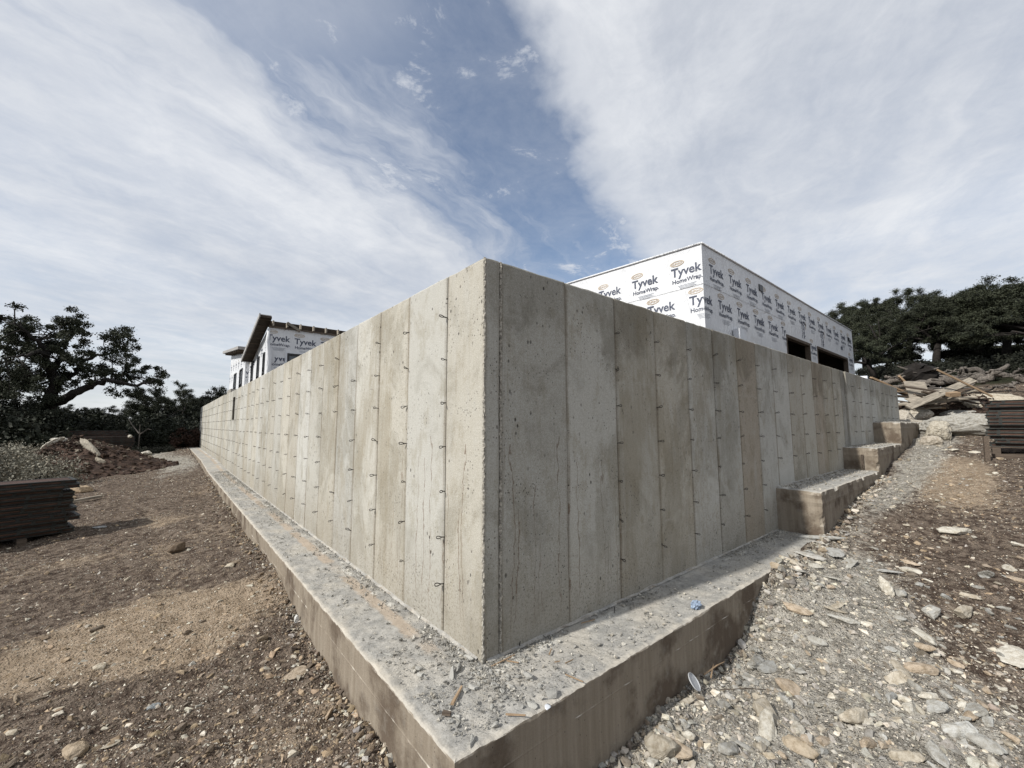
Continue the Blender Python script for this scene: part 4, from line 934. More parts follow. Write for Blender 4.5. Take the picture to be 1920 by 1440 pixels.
# ------------------------------------------------------------------ steel-framed form panels in stacks
def form_meshes(Ln, Wd, T):
    fr = MB(); f = .012
    for s in (-1, 1):
        y = s * Wd / 2; i = y - s * .05
        for (z0, z1) in ((0, f), (T - f, T)): fr.box((-Ln / 2, min(y, i), z0), (Ln / 2, max(y, i), z1))
        x = s * Ln / 2; i = x - s * .05
        for (z0, z1) in ((0, f), (T - f, T)): fr.box((min(x, i), -Wd / 2 + .051, z0), (max(x, i), Wd / 2 - .051, z1))
        yy = y - s * .016; fr.box((-Ln / 2 + .01, min(yy, yy - s * .006), f), (Ln / 2 - .01, max(yy, yy - s * .006), T - f))
        xx = x - s * .012; fr.box((min(xx, xx - s * .006), -Wd / 2 + .03, f), (max(xx, xx - s * .006), Wd / 2 - .03, T - f))
        for k in range(7): xk = -Ln / 2 + .16 + k * (Ln - .32) / 6; fr.box((xk - .02, min(y - s * .002, yy), f), (xk + .02, max(y - s * .002, yy), T - f))
    rib = MB()
    pl = MB(); pl.box((-Ln / 2 + .055, -Wd / 2 + .055, T - .02), (Ln / 2 - .055, Wd / 2 - .055, T - .004)); pl.box((-Ln / 2 + .03, -Wd / 2 + .012, f + .004), (Ln / 2 - .03, -Wd / 2 + .0155, T - f - .012)); pl.box((-Ln / 2 + .03, Wd / 2 - .0155, f + .004), (Ln / 2 - .03, Wd / 2 - .012, T - f - .012))
    return fr.mesh('steel_frame', M_STEEL), pl.mesh('plywood_face', M_PLY)
ORD = ['first', 'second', 'third', 'fourth', 'fifth', 'sixth', 'seventh', 'eighth', 'ninth', 'tenth', 'eleventh', 'twelfth', 'thirteenth', 'fourteenth', 'fifteenth', 'sixteenth']
def form_stack(cx, cy, z, rz, n, Ln, Wd, T, lab, grp, jit=.03, steps=None):
    fm, pm = form_meshes(Ln, Wd, T); ux, uy = math.cos(rz), math.sin(rz)
    for k in range(n):
        lab_ = lab + ', ' + (ORD[k] + ' from the bottom' if k else 'at the bottom') if k < n - 1 else lab + ', on top'
        dx = random.gauss(0, jit) + (steps[k % len(steps)] if steps else 0); dy = random.gauss(0, jit * .6)
        e = empty('concrete_form', (cx + ux * dx - uy * dy, cy + uy * dx + ux * dy, z + k * (T + .001)), rz + random.gauss(0, .012), lab_, 'form panel', grp)
        link_obj('steel_frame', fm, e); link_obj('plywood_face', pm, e)
pL = at_z(132, 1010, -.45)
A1 = math.radians(14); ux, uy = math.cos(A1), math.sin(A1)
cL = Vector((pL.x - ux * 1.22 - uy * .32, pL.y - uy * 1.22 + ux * .32, 0))
zL = gz(cL.x + .6, cL.y) - .02
for s in (-.7, .7):
    mb = MB(); mb.box((-.05, -.34, 0), (.05, .34, .10)); o = mb.build('timber_skid', M_WOODD, loc=(cL.x + ux * s, cL.y + uy * s, zL), rot=(0, 0, A1)); set_tags(o, 'dark timber skid under the form panel stack near the red-brown soil mound', 'timber', 'skids under the soil-mound stack')
form_stack(cL.x, cL.y, zL + .10, A1, 13, 2.44, .61, .064, 'steel-framed form in the stack before the soil mound', 'form panels stacked before the soil mound', .05, [.0, -.05, .03, .02, -.03, .0])
pB = at_z(215, 851, .0); form_stack(pB.x - .6, pB.y + 1.0, gz(pB.x, pB.y + 1) + .05, math.radians(8), 11, 2.44, 1.2, .075, 'dark wide form in the far stack behind the soil mound', 'form panels stacked by the woods', .04)
form_stack(pB.x - .9, pB.y + 1.9, gz(pB.x, pB.y + 1) + .05, math.radians(2), 15, 2.44, .7, .075, 'rusty form in the tall stack against the woods', 'form panels hard against the woods', .04)
# right-hand stack on a pallet
RX, RY = 10.55, -3.0; zR = gz(10.3, -1.9) + .02
PAL_ = empty('timber_pallet', (RX, RY, zR), math.radians(92), 'low timber pallet carrying the rusty form panels beside the boulders', 'pallet')
for k, x in enumerate((-1.15, -.4, .4, 1.15)): mb = MB(); mb.box((x - .05, -.32, 0), (x + .05, .32, .12)); mb.build('bearer', M_WOODD, PAL_)
for k in range(4): mb = MB(); mb.box((-1.2, -.30 + k * .17, .1215), (1.2, -.21 + k * .17, .141)); mb.build('deck_board', M_WOODD, PAL_)
form_stack(RX, RY, zR + .142, math.radians(92), 13, 2.44, .61, .064, 'rust-brown form in the stack on the pallet', 'form panels on the pallet', .025)
for k in range(3):
    fm, pm = form_meshes(2.44, .61, .064); e = empty('concrete_form', (RX + .72, RY - .55, zR + .98 + .065 * k), math.radians(92), 'rust-brown form topping the row behind the pallet, ' + ('lowest of three', 'middle of three', 'uppermost of three')[k], 'form panel', 'form panels set back behind the pallet'); link_obj('steel_frame', fm, e); link_obj('plywood_face', pm, e)
for k in range(14):
    fm, pm = (fm, pm); e = empty('concrete_form', (RX + .72, RY - .55, zR + .06 + .065 * k), math.radians(92), 'rust-brown form in the row behind the pallet, ' + ORD[k] + ' from the ground', 'form panel', 'form panels in the second row'); link_obj('steel_frame', fm, e); link_obj('plywood_face', pm, e)
pk = at_x(1852, 868, 9.6); zs = gz(9.6, pk.y)
mb = MB(); mb.box((-.03, -.03, -.1), (.03, .03, .42)); o = mb.build('timber_stake', M_WOODD, loc=(9.6, pk.y, zs), rot=(.05, .09, .3)); set_tags(o, 'short weathered timber stake driven in before the palleted form panels', 'stake')
mb = MB(); mb.box((-.55, -.045, 0), (.55, .045, .09)); o = mb.build('timber_offcut', M_WOODD, loc=(9.9, -2.35, gz(9.9, -2.35) + .03), rot=(0, .06, math.radians(75))); set_tags(o, 'weathered timber offcut lying at the foot of the palleted form panels', 'timber')

# ------------------------------------------------------------------ soil mound, boulders, debris
def mound(cx, cy, rx, ry, h, name, label, mat=M_DIRT, seed=3):
    V = []; nr, na = 40, 96; zc = terr([[cx, cy]])[0]
    for i in range(nr + 1):
        r = i / nr
        for k in range(na):
            t = 2 * math.pi * k / na; x = cx + rx * r * math.cos(t) * (1 + .18 * math.sin(3 * t + seed)); y = cy + ry * r * math.sin(t) * (1 + .15 * math.cos(2 * t + seed))
            prof = max(0, 1 - r ** 1.3) ** 1.15
            z = terr([[x, y]])[0] - .06 + h * prof * (1 + .35 * fbm((x * .9, y * .9, seed), 3)) + .11 * fbm((x * 2.8, y * 2.8, seed + 2), 4) * (1 - r * .5) - .08 * (r > .97)
            V.append((x - cx, y - cy, z - zc))
    F = [(i * na + k, i * na + (k + 1) % na, (i + 1) * na + (k + 1) % na, (i + 1) * na + k) for i in range(nr) for k in range(na)]
    o = link_obj(name, mesh_np(name, V, [f[::-1] for f in F], mat, True), loc=(cx, cy, zc)); return set_tags(o, label, 'mound')
MC = at_d(146, 800, 21.5); MOUND = mound(MC.x, MC.y, 2.8, 3.0, 1.1, 'soil_mound', 'heap of loose red-brown soil with pale slabs poking out, before the woods')
def rock(px, py, d, s, mesh, col, label, group=None, sink=.12, sc=(1, 1, 1), rz=None, rx=0, name='rock', z=None, cat='rock'):
    p = at_d(px, py, d); zz = gz(p.x, p.y) if z is None else z
    o = link_obj(name, mesh, loc=(p.x, p.y, zz - s * sink), rot=(rx, random.uniform(-.15, .15), random.uniform(0, 6.28) if rz is None else rz), scale=(s * sc[0], s * sc[1], s * sc[2])); kk = random.uniform(.88, 1.08); o.color = (*[c * kk for c in col], 1)
    return set_tags(o, label, cat, group)
PALE = (.56, .535, .47); GREYR = (.36, .355, .33); TANR = (.40, .315, .22)
# slabs on the soil mound
p = at_d(168, 838, 20.3); o = link_obj('limestone_slab', BOULD[2], loc=(p.x, p.y, p.z - .1), rot=(.1, .78, math.radians(-38)), scale=(.60, .13, .17)); o.color = (.46, .42, .35, 1); set_tags(o, 'long pale limestone slab sloping down the face of the soil mound', 'slab')
p = at_d(190, 862, 19.7); o = link_obj('limestone_slab', BOULD[5], loc=(p.x, p.y, p.z - .12), rot=(.2, .7, math.radians(-30)), scale=(.26, .16, .15)); o.color = (.40, .36, .29, 1); set_tags(o, 'buff broken end of the long slab low on the soil mound', 'slab')
p = at_d(99, 833, 21.6); o = link_obj('limestone_slab', BOULD[4], loc=(p.x, p.y, p.z - .05), rot=(0, -.6, math.radians(-35)), scale=(.48, .25, .2)); o.color = (.58, .55, .48, 1); set_tags(o, 'short pale slab on the left shoulder of the soil mound', 'slab')
p = at_d(117, 823, 22); o = link_obj('limestone_slab', BOULD[1], loc=(p.x, p.y, p.z - .1), rot=(0, .1, .4), scale=(.33, .25, .16)); o.color = (.52, .50, .45, 1); set_tags(o, 'grey-white stone lying on the crest of the soil mound', 'rock')
p = at_d(62, 861, 20); o = link_obj('rock', ROCKS[1], loc=(p.x, p.y, p.z - .06), rot=(0, -.3, -.5), scale=(.22, .09, .09)); o.color = (.62, .60, .55, 1); set_tags(o, 'small white stone low on the left flank of the soil mound', 'rock')
rock(232, 855, 22.5, .42, BOULD[3], GREYR, 'rounded grey boulder between the soil mound and the far form stack', name='boulder', cat='boulder', sc=(1, .8, 1.1))
rock(213, 850, 22.0, .5, BOULD[0], (.27, .26, .24), 'low grey boulder leaning into the right flank of the soil mound', name='boulder', cat='boulder')
for (px, py, d, s) in ((22, 886, 13.5, .16), (42, 888, 13.2, .12), (30, 895, 12.6, .14), (8, 893, 12.6, .10), (50, 894, 12.4, .09), (18, 901, 12, .13), (64, 893, 12.7, .08), (5, 902, 11.9, .12), (25, 873, 15, .10), (12, 879, 14.4, .1)):
    rock(px, py, d, s, random.choice(ROCKS), PALE, 'white limestone cobble in the patch between form stack and soil mound', 'white cobbles behind the form stack')
rock(119, 889, 14.3, .34, ROCKS[4], TANR, 'flat tan stone lying in front of the soil mound', sc=(1, .8, .5)); rock(143, 875, 15.6, .15, ROCKS[2], PALE, 'white rounded stone at the foot of the soil mound'); rock(155, 881, 15.4, .27, ROCKS[6], TANR, 'buff boulder half sunk at the foot of the soil mound')
mb = MB(); mb.box((-.45, -.05, 0), (.45, .05, .05)); pp = at_d(144, 892, 13.5); o = mb.build('timber_offcut', M_WOODG, loc=(pp.x, pp.y, gz(pp.x, pp.y) + .02), rot=(0, -.1, math.radians(20))); set_tags(o, 'grey plank offcut lying between the form stack and the soil mound', 'timber')
rock(275, 838, 27, .5, BOULD[5], PALE, 'pale flat rock by the track beyond the far form stack', sc=(1.2, .8, .45)); rock(243, 826, 27.5, .15, ROCKS[7], PALE, 'white rock resting on top of the far form stack', z=gz(pB.x, pB.y + 1) + .05 + 11 * .076)
rock(335, 992, 7.3, .12, ROCKS[8], (.15, .115, .085), 'dark brown clod standing alone on the dirt track')
rock(195, 932, 10.2, .11, ROCKS[9], (.38, .40, .42), 'blue-grey flat stone on the dirt track beside the form stack', sc=(1.3, .8, .5))
p = at_z(560, 1265, -.38); rock(560, 1262, math.hypot(p.x - CAM.x, p.y - CAM.y), .085, ROCKS[3], (.37, .31, .24), 'smooth buff stone half buried beside the sunlit footing', sc=(1.3, .9, .8))
p = at_z(288, 1330, -.4); rock(288, 1330, math.hypot(p.x - CAM.x, p.y - CAM.y), .045, ROCKS[0], (.33, .36, .38), 'small blue-grey lump on the dark soil by the tan patch')
# boulders on the right
rock(1800, 806, 15.2, .80, BOULD[0], (.37, .36, .33), 'big grey-white limestone ledge boulder beside the palleted form panels', name='boulder', cat='boulder', sc=(1.45, .9, .9), rz=1.3)
rock(1762, 812, 14.6, .42, BOULD[3], (.40, .37, .31), 'rounded buff boulder in front of the grey-white ledge boulder', name='boulder', cat='boulder')
rock(1745, 818, 13.8, .26, BOULD[1], (.44, .40, .34), 'pointed boulder just beyond the last footing step', name='boulder', cat='boulder')
rock(1708, 775, 18.6, .62, BOULD[4], (.50, .47, .41), 'pale boulder under the lumber heap close to the wall end', name='boulder', cat='boulder', sc=(1, .9, .8)); rock(1692, 775, 18.2, .40, BOULD[2], (.42, .39, .34), 'grey boulder touching the far end of the wall', name='boulder', cat='boulder')
rock(1790, 766, 19.0, .42, BOULD[5], (.46, .45, .42), 'grey slab boulder poking from the soil bank below the lumber', name='boulder', cat='boulder', sc=(1.2, 1, .6)); rock(1818, 752, 19.6, .50, BOULD[1], (.50, .46, .38), 'buff boulder at the right end of the lumber heap', name='boulder', cat='boulder')
rock(1855, 748, 20.5, .85, BOULD[2], (.44, .40, .33), 'broad pale rock behind the palleted form panels', name='boulder', cat='boulder', sc=(1.4, 1, .6)); rock(1710, 791, 17.2, .5, BOULD[3], (.40, .37, .32), 'flat stone shelf between the wall end and the ledge boulder', name='boulder', cat='boulder', sc=(1.5, .7, .35))
HEAP = mound(*at_d(1775, 790, 20.2)[:2], 1.9, 2.4, 0.62, 'soil_bank', 'dark brown soil bank under the lumber heap on the slope', seed=8)
def heap_crumbs(o, n, cols, smin, label):
    V = np.array([v.co[:] for v in o.data.vertices]) + np.array(o.location); i = rng.integers(0, len(V), n); P = V[i] + rng.normal(0, .05, (n, 3)) * [1, 1, 0]
    S = np.minimum(smin * (rng.pareto(2.0, n) + 1), .11); c = np.array(cols)[rng.integers(0, len(cols), n)] * rng.uniform(.6, 1.3, (n, 1))
    gravel('soil_crumbs', P[:, 0], P[:, 1], P[:, 2] - S * .2, S, c, label)
heap_crumbs(MOUND, 5200, [(.060, .038, .028), (.075, .050, .038), (.045, .030, .022), (.050, .034, .025), (.22, .19, .15)], .024, 'clods and stones crumbling over the soil mound')
heap_crumbs(HEAP, 3000, [(.060, .042, .032), (.075, .055, .042), (.045, .032, .024), (.26, .23, .19)], .022, 'clods and stones crumbling over the soil bank')
# lumber heap
def plank(px, py, d, ln, wd, th, yaw, pitch, roll, mat, label, group=None, name='lumber_plank', cat='plank'):
    p = at_d(px, py, d); mb = MB(); mb.box((-ln / 2, -wd / 2, -th / 2), (ln / 2, wd / 2, th / 2))
    o = mb.build(name, mat, loc=p, rot=(roll, pitch, yaw)); return set_tags(o, label, cat, group)
HG = 'scrap boards in the lumber heap'; HLb = 'scrap board in the lumber heap beside the wall end'
yw = math.radians(-50)   # across the view
plank(1764, 738, 18.3, 2.2, .21, .05, yw + .15, -.40, .75, M_WOODG, 'wide pale board sloping across the front of the lumber heap', name='lumber_plank')
plank(1722, 737, 18.6, .60, .85, .02, yw, .06, 1.15, M_WOODG, 'pale plywood sheet propped upright in the lumber heap', name='plywood_sheet', cat='plywood')
plank(1738, 750, 18.4, 1.0, .45, .02, yw + .1, -.12, .55, M_WOODG, 'broken plywood piece lying across the lumber heap', name='plywood_sheet', cat='plywood')
plank(1702, 722, 19.5, .75, .16, .05, yw - .1, .95, .2, M_WOODN, 'short tan board standing on end behind the plywood sheet'); plank(1696, 718, 19.8, .6, .14, .05, yw, 1.05, .3, M_WOODN, 'second tan board end leaning left of the upright one')
plank(1682, 729, 19.2, 1.9, .12, .05, yw + .2, .42, .2, M_WOODN, HLb, HG); plank(1690, 736, 18.9, 1.7, .15, .04, yw - .1, .40, .3, M_WOODN, HLb, HG); plank(1675, 733, 19.4, 1.2, .10, .05, yw + .1, .15, 0, M_WOODG, HLb, HG)
plank(1808, 718, 18.2, 1.55, .045, .045, yw, .56, .1, M_WOODN, 'long slim pale stick lying across the right of the lumber heap', name='timber_stick', cat='stick')
for (px, py, ln, wd, pt, mt) in ((1750, 752, 2.0, .14, -.1, M_WOODG), (1780, 744, 1.7, .12, -.25, M_WOODG), (1770, 752, 1.3, .10, -.16, M_WOODN), (1730, 757, 1.1, .12, .05, M_WOODG), (1788, 748, .9, .12, -.05, M_WOODN), (1745, 732, 1.3, .10, .22, M_WOODD), (1795, 733, 1.5, .08, -.22, M_WOODD), (1715, 756, .9, .1, .2, M_WOODD), (1756, 741, .8, .09, .3, M_WOODD), (1700, 744, 1.2, .12, .1, M_WOODD), (1738, 766, .8, .1, -.1, M_WOODG), (1758, 764, .35, .12, 0, M_WOODN)):
    plank(px, py, 18.6 + random.uniform(-.3, .5), ln, wd, .045, yw + random.uniform(-.25, .25), pt, random.uniform(-.3, .6), mt, HLb, HG)
for k in range(22):
    plank(random.uniform(1675, 1800), random.uniform(728, 768), 18.7 + random.uniform(-.4, 1.0), random.uniform(.4, 1.5), random.uniform(.05, .14), .04, yw + random.uniform(-.6, .6), random.uniform(-.4, .4), random.uniform(-.4, .6), random.choice((M_WOODD, M_WOODD, M_WOODG, M_LOG)), HLb, HG)
plank(1787, 739, 18.2, .28, .16, .12, yw, -.1, .3, M_WOODN, 'little tan wood block on the right of the lumber heap', name='wood_block', cat='block')
# uprooted trunks behind
def log(pts, r0, r1, label, d0, group=None, name='dead_log'):
    W = [at_d(px, py, d0 + dd) for (px, py, dd) in pts]; b0 = W[0].copy(); P = []
    for i in range(len(W) - 1):
        for k in range(4): P.append(W[i].lerp(W[i + 1], k / 4) + Vector([random.uniform(-.04, .04) for _ in range(3)]))
    P.append(W[-1]); n = len(P)
    mb = MB(); mb.tube([p_ - b0 for p_ in P], [(r0 + (r1 - r0) * k / (n - 1)) * random.uniform(.95, 1.05) for k in range(n)], 9)
    o = mb.build(name, M_LOG, loc=b0, smooth=True); return set_tags(o, label, 'log', group)
log([(1650, 722, 0), (1680, 712, 0), (1720, 708, .2)], .10, .16, 'grey dead trunk lying left of the uprooted stump', 23)
log([(1750, 711, 0), (1800, 712, 0), (1850, 704, 0), (1890, 684, .3)], .20, .06, 'long forked dead trunk rising to the right behind the lumber heap', 23)
log([(1838, 716, 0), (1862, 702, 0), (1872, 692, 0)], .15, .08, 'stubby dead limb crossing under the long forked trunk', 22.6)
log([(1800, 703, 0), (1812, 694, 0), (1838, 694, 0), (1846, 703, 0)], .11, .08, 'arched dead limb behind the long forked trunk', 23.6)
log([(1805, 702, 0), (1803, 693, 0), (1808, 690, 0)], .09, .06, 'broken upright limb stub beside the arched dead limb', 23.4)
log([(1866, 700, 0), (1890, 704, 0), (1915, 706, 0)], .10, .05, 'thin dead branch trailing right of the forked trunk', 23.2); log([(1690, 722, 0), (1740, 716, 0), (1770, 716, 0)], .09, .12, 'low grey dead trunk under the uprooted stump', 22.4)
log([(1905, 707, 0), (1925, 714, 0), (1945, 722, 0)], .12, .10, 'dark dead limb at the end of the log row', 23); log([(1655, 726, 0), (1690, 726, 0), (1735, 722, 0)], .06, .08, 'slender dead limb between lumber heap and logs', 21.5)
for k in range(26):
    px = random.uniform(1655, 1915); py = random.uniform(703, 738) - (px - 1655) * .03; d_ = random.uniform(20.5, 23.5); L_ = random.uniform(15, 45); sl_ = random.uniform(-9, 9)
    log([(px, py, 0), (px + L_ * .5, py + sl_ * .6 - 3, random.uniform(-.3, .3)), (px + L_, py + sl_, random.uniform(-.5, .5))], random.uniform(.03, .06), .015, 'thin dead branch tangled among the logs above the lumber heap', d_, 'branches tangled among the logs', 'dead_branch')
pst = at_d(1727, 703, 23); mb = MB(); V, F = ICO[3]; VV = V * np.array([.62, .5, .45]); VV += np.stack([vnoise(V[:, 0] * 2, V[:, 1] * 2 + V[:, 2], 1.7, q) for q in range(3)], 1) * .2
st = empty('tree_stump', (pst.x, pst.y, pst.z - .35), label='dark uprooted tree stump with root ball among the dead trunks', cat='stump'); link_obj('root_ball', mesh_np('root_ball', VV, F, M_BARK), st, (0, 0, .35))
for k in range(7):
    a = random.uniform(0, 6.28); mb = MB(); q = Vector((math.cos(a), math.sin(a) * .7, random.uniform(-.3, .7))); mb.tube([q * .35, q * .75, q * .95 + Vector((0, 0, random.uniform(-.2, .1)))], [.07, .04, .02], 6); mb.build('root', M_LOG, st, True, loc=(0, 0, .35))

# ------------------------------------------------------------------ rocks scattered on the rubble
specials = [(1520, 1048, .17, (.43, .42, .39), 'square grey concrete plate tilted on the end of the footing ledge', (1.1, .8, .16)), (1590, 1060, .15, (.46, .45, .41), 'pale concrete plate lying flat beyond the ledge end', (1.3, .8, .15)), (1497, 1075, .10, (.40, .39, .36), 'small concrete plate wedged at the ledge corner', (1.2, .8, .22)), (1555, 1085, .09, (.45, .44, .40), 'narrow concrete plate on the rubble off the ledge end', (1.5, .6, .2)), (1530, 1065, .07, (.42, .41, .37), 'thick little concrete lump among the plates', (1, .9, .6)), (1745, 1150, .085, PALE, 'round-edged cream limestone block alone on the grey rubble', (1, .85, .9)), (1905, 1235, .16, PALE, 'broad cream slab set in the dark soil', (1.3, .8, .35)), (1795, 1032, .15, PALE, 'large cream flat stone on the dark churned soil', (1.2, .8, .5)), (1560, 1035, .22, (.44, .44, .42), 'flat grey broken concrete plate at the end of the footing', (1.25, .8, .18)), (1545, 1015, .2, (.40, .40, .38), 'long grey concrete splinter by the first footing step', (1.5, .3, .2)), (1500, 1410, .10, (.40, .34, .26), 'angular tan stone among the pale rubble', (1, .8, .6)), (1820, 1345, .07, (.38, .31, .23), 'brown wedge stone at the edge of the dark soil', (1.1, .8, .6)), (1665, 1078, .12, (.46, .46, .44), 'thin pale slate lying flat on the rubble', (1.3, .6, .12)), (1580, 1183, .09, (.47, .46, .42), 'small pale tongue-shaped stone on the rubble', (1.4, .6, .4)), (1625, 958, .07, (.5, .5, .5), 'light grey fragment beside the first footing step', (1, .8, .5)), (1672, 862, .16, (.50, .50, .49), 'pale grey broken plate below the second footing step', (1.4, .6, .25))]
for (px, py, s, col, lab, sc) in specials:
    p = at_z(px, py, -.3)
    for _ in range(4): p = at_z(px, py, gz(p.x, p.y))
    zz_ = gz(p.x, p.y) + .01; on = p.x < 4.85 and p.y > -.52
    if on: p = at_z(px, py, .0); zz_ = .004
    rock(px, py, math.hypot(p.x - CAM.x, p.y - CAM.y), s, random.choice(ROCKS), col, lab, sc=sc, sink=.02 if sc[2] < .3 else .12, z=zz_)
def scatter_rocks(n, grp, lab, region, smin, smax, cols, pw=2.2):
    k = 0; tries = 0
    while k < n and tries < n * 60:
        tries += 1; px, py = region(); zz = -.3; p = at_z(px, py, zz)
        for _ in range(4): p = at_z(px, py, min(gz(p.x, p.y), CAM.z - .1))
        d = math.hypot(p.x - CAM.x, p.y - CAM.y)
        if (p.x > -.54 and p.y > -.54) or d > 18: continue
        s = smin * (random.paretovariate(pw)); s = min(s, smax)
        mesh = random.choice(ROCKS); o = link_obj('rock', mesh, loc=(p.x, p.y, gz(p.x, p.y) - s * .12), rot=(random.gauss(0, .2), random.gauss(0, .2), random.uniform(0, 6.28)), scale=(s * random.uniform(.9, 1.4), s * random.uniform(.6, 1), s * random.uniform(.45, .95)))
        c = random.choice(cols); f = random.uniform(.75, 1.15); o.color = (*[x * f for x in c], 1); set_tags(o, lab, 'rock', grp); k += 1
scatter_rocks(170, 'pale stones on the rubble by the shaded wall', 'pale broken limestone piece in the rubble beside the shaded footing', lambda: (random.uniform(1150, 1920), random.uniform(1000, 1440)), .030, .11, [PALE, GREYR, (.44, .40, .33), (.42, .35, .27), (.40, .40, .38)], 1.9)
scatter_rocks(70, 'brown stones on the dirt track', 'brown or buff stone on the dirt track beside the sunlit footing', lambda: (random.uniform(0, 760), random.uniform(880, 1440)), .022, .07, [(.24, .195, .15), (.33, .27, .2), (.40, .36, .29), (.2, .165, .13)], 2.4)
scatter_rocks(40, 'stones on the upper slope', 'limestone chunk on the slope below the palleted form panels', lambda: (random.uniform(1650, 1920), random.uniform(845, 1000)), .04, .16, [PALE, (.44, .40, .33), (.42, .34, .25)], 2.0)

# ------------------------------------------------------------------ things lying on the footing
CHIPS = [hull_rock('concrete_chip', 500 + k, M_CHIP, .7, 12 if k % 2 else 18, 1, .03) for k in range(6)]
def chip(px, py, ln, wd, th, col, label, rz=None, z=0.0, group=None):
    p = at_z(px, py, z)
    o = link_obj('concrete_chip', random.choice(CHIPS), loc=(p.x, p.y, z - th * .1), rot=(random.gauss(0, .12), random.gauss(0, .12), random.uniform(0, 3.1) if rz is None else rz), scale=(ln / 1.8, wd / 1.4, th / 1.1)); return set_tags(o, label, 'concrete chip', group)
def dirpx(p0, p1):
    a, b = at_z(*p0, 0), at_z(*p1, 0); return math.atan2(b.y - a.y, b.x - a.x), (b - a).length
CHG = 'concrete chips around the wall corner'; CHL = 'grey broken concrete chip on the footing around the wall corner'
for (p0, p1, wd, th, lab) in (((765, 1248), (800, 1262), .022, .018, 'long grey concrete sliver beside its shorter twin'), ((778, 1264), (800, 1270), .024, .018, 'short grey concrete sliver below the long one'), ((845, 1275), (850, 1250), .026, .024, 'upright-lying concrete finger near the wall corner'), ((856, 1262), (862, 1245), .026, .026, 'stubby concrete finger beside the longer one'), ((868, 1230), (888, 1242), .028, .026, 'pale concrete bit tight against the wall corner'), ((871, 1284), (902, 1297), .038, .016, 'pale rectangular concrete tile-like piece'), ((880, 1405), (892, 1372), .03, .022, 'large grey wedge near the outer footing corner'), ((980, 1262), (998, 1278), .05, .03, 'dark grey angular lump in the rubble right of the corner'), ((1020, 1310), (1050, 1300), .05, .034, 'lumpy grey concrete nodule by the white plaster spot'), ((985, 1318), (1012, 1326), .045, .016, 'flat grey shard by the lumpy nodule'), ((950, 1285), (968, 1295), .028, .024, 'grey nugget among the wall corner rubble'), ((845, 1345), (862, 1352), .03, .022, 'grey crumb pile piece by the brown wood scrap'), ((922, 1365), (934, 1358), .028, .024, 'lone grey chip near the front of the ledge'), ((720, 1325 - 100), (738, 1232), .02, .012, 'thin grey flake beside the tan strip')):
    rz, ln = dirpx(p0, p1); chip((p0[0] + p1[0]) / 2, (p0[1] + p1[1]) / 2, ln, wd, th, None, lab, rz)
for k in range(46):
    px, py = random.gauss(930, 70), random.gauss(1290, 38)
    p = at_z(px, py, 0)
    if (p.x > -.01 and p.y > -.01) or p.x < -.45 or p.y < -.45: continue
    s = random.uniform(.010, .026); chip(px, py, s * 1.5, s, s * .7, None, CHL, group=CHG)
def splinter(p0, p1, wd, label, mat=M_WOODN, th=.005):
    rz, ln = dirpx(p0, p1); p = at_z((p0[0] + p1[0]) / 2, (p0[1] + p1[1]) / 2, 0); mb = MB()
    mb.add([(-ln / 2, -wd / 2, 0), (ln / 2, -wd * .3, 0), (ln / 2 * 1.05, wd * .3, 0), (-ln / 2, wd / 2, 0), (-ln / 2, -wd / 2, th), (ln / 2, -wd * .3, th), (ln / 2 * 1.05, wd * .3, th), (-ln / 2, wd / 2, th)], [(0, 3, 2, 1), (4, 5, 6, 7), (0, 1, 5, 4), (1, 2, 6, 5), (2, 3, 7, 6), (3, 0, 4, 7)])
    return set_tags(mb.build('wood_splinter', mat, loc=(p.x, p.y, .008), rot=(random.gauss(0, .05), random.gauss(0, .04), rz)), label, 'splinter')
splinter((848, 1325), (866, 1292), .016, 'brown wood splinter touching the pale rectangular piece', th=.01); splinter((830, 1342), (845, 1345), .022, 'small dark brown wood scrap near the outer ledge corner', M_WOODD, .014); splinter((948, 1343), (985, 1346), .009, 'tan wood splinter lying flat near the ledge front edge'); splinter((1060, 1268), (1093, 1282), .006, 'thin tan stick lying on the ledge right of the rubble'); splinter((922, 1252), (965, 1232), .008, 'tan wood sliver tucked under the shaded wall corner'); splinter((950, 1242), (972, 1246), .006, 'short tan sliver crossing the one under the wall'); splinter((1090, 1172), (1115, 1164), .006, 'pale straw-like sliver along the shaded wall base'); splinter((1030, 1230), (1034, 1220), .008, 'tiny upright tan sliver on the shaded ledge'); splinter((1060, 1247), (1075, 1240), .005, 'very thin tan sliver near the stick on the ledge')
splinter((1040, 1245), (1050, 1243), .004, 'tiny pale sliver on the dusty ledge')
# nail stubs left standing in the footing
for (px, py, lab) in ((716, 1140, 'bent nail stub standing in the tan strip farther from the corner'), (795, 1203, 'bent nail stub standing in the tan strip close to the wall corner'), (974, 1215, 'dark nail stub at the base of the shaded wall by the corner'), (1152, 1148, 'dark nail stub at the shaded wall base farther along')):
    p = at_z(px, py, 0); mb = MB(); mb.tube([(0, 0, -.01), (.001, 0, .022), (.012, .006, .034)], .0035, 6); set_tags(mb.build('nail_stub', M_TIE, loc=p), lab, 'nail')
# white plaster spot
p = at_z(1027, 1324, 0); o = link_obj('plaster_spot', rock_mesh('plaster_spot', 2, 77, M_PLASTIC, .16, 4, .12, True), loc=(p.x, p.y, -.004), rot=(0, 0, .8), scale=(.028, .020, .016)); set_tags(o, 'splash of white plaster drying at the ledge front edge', 'plaster')
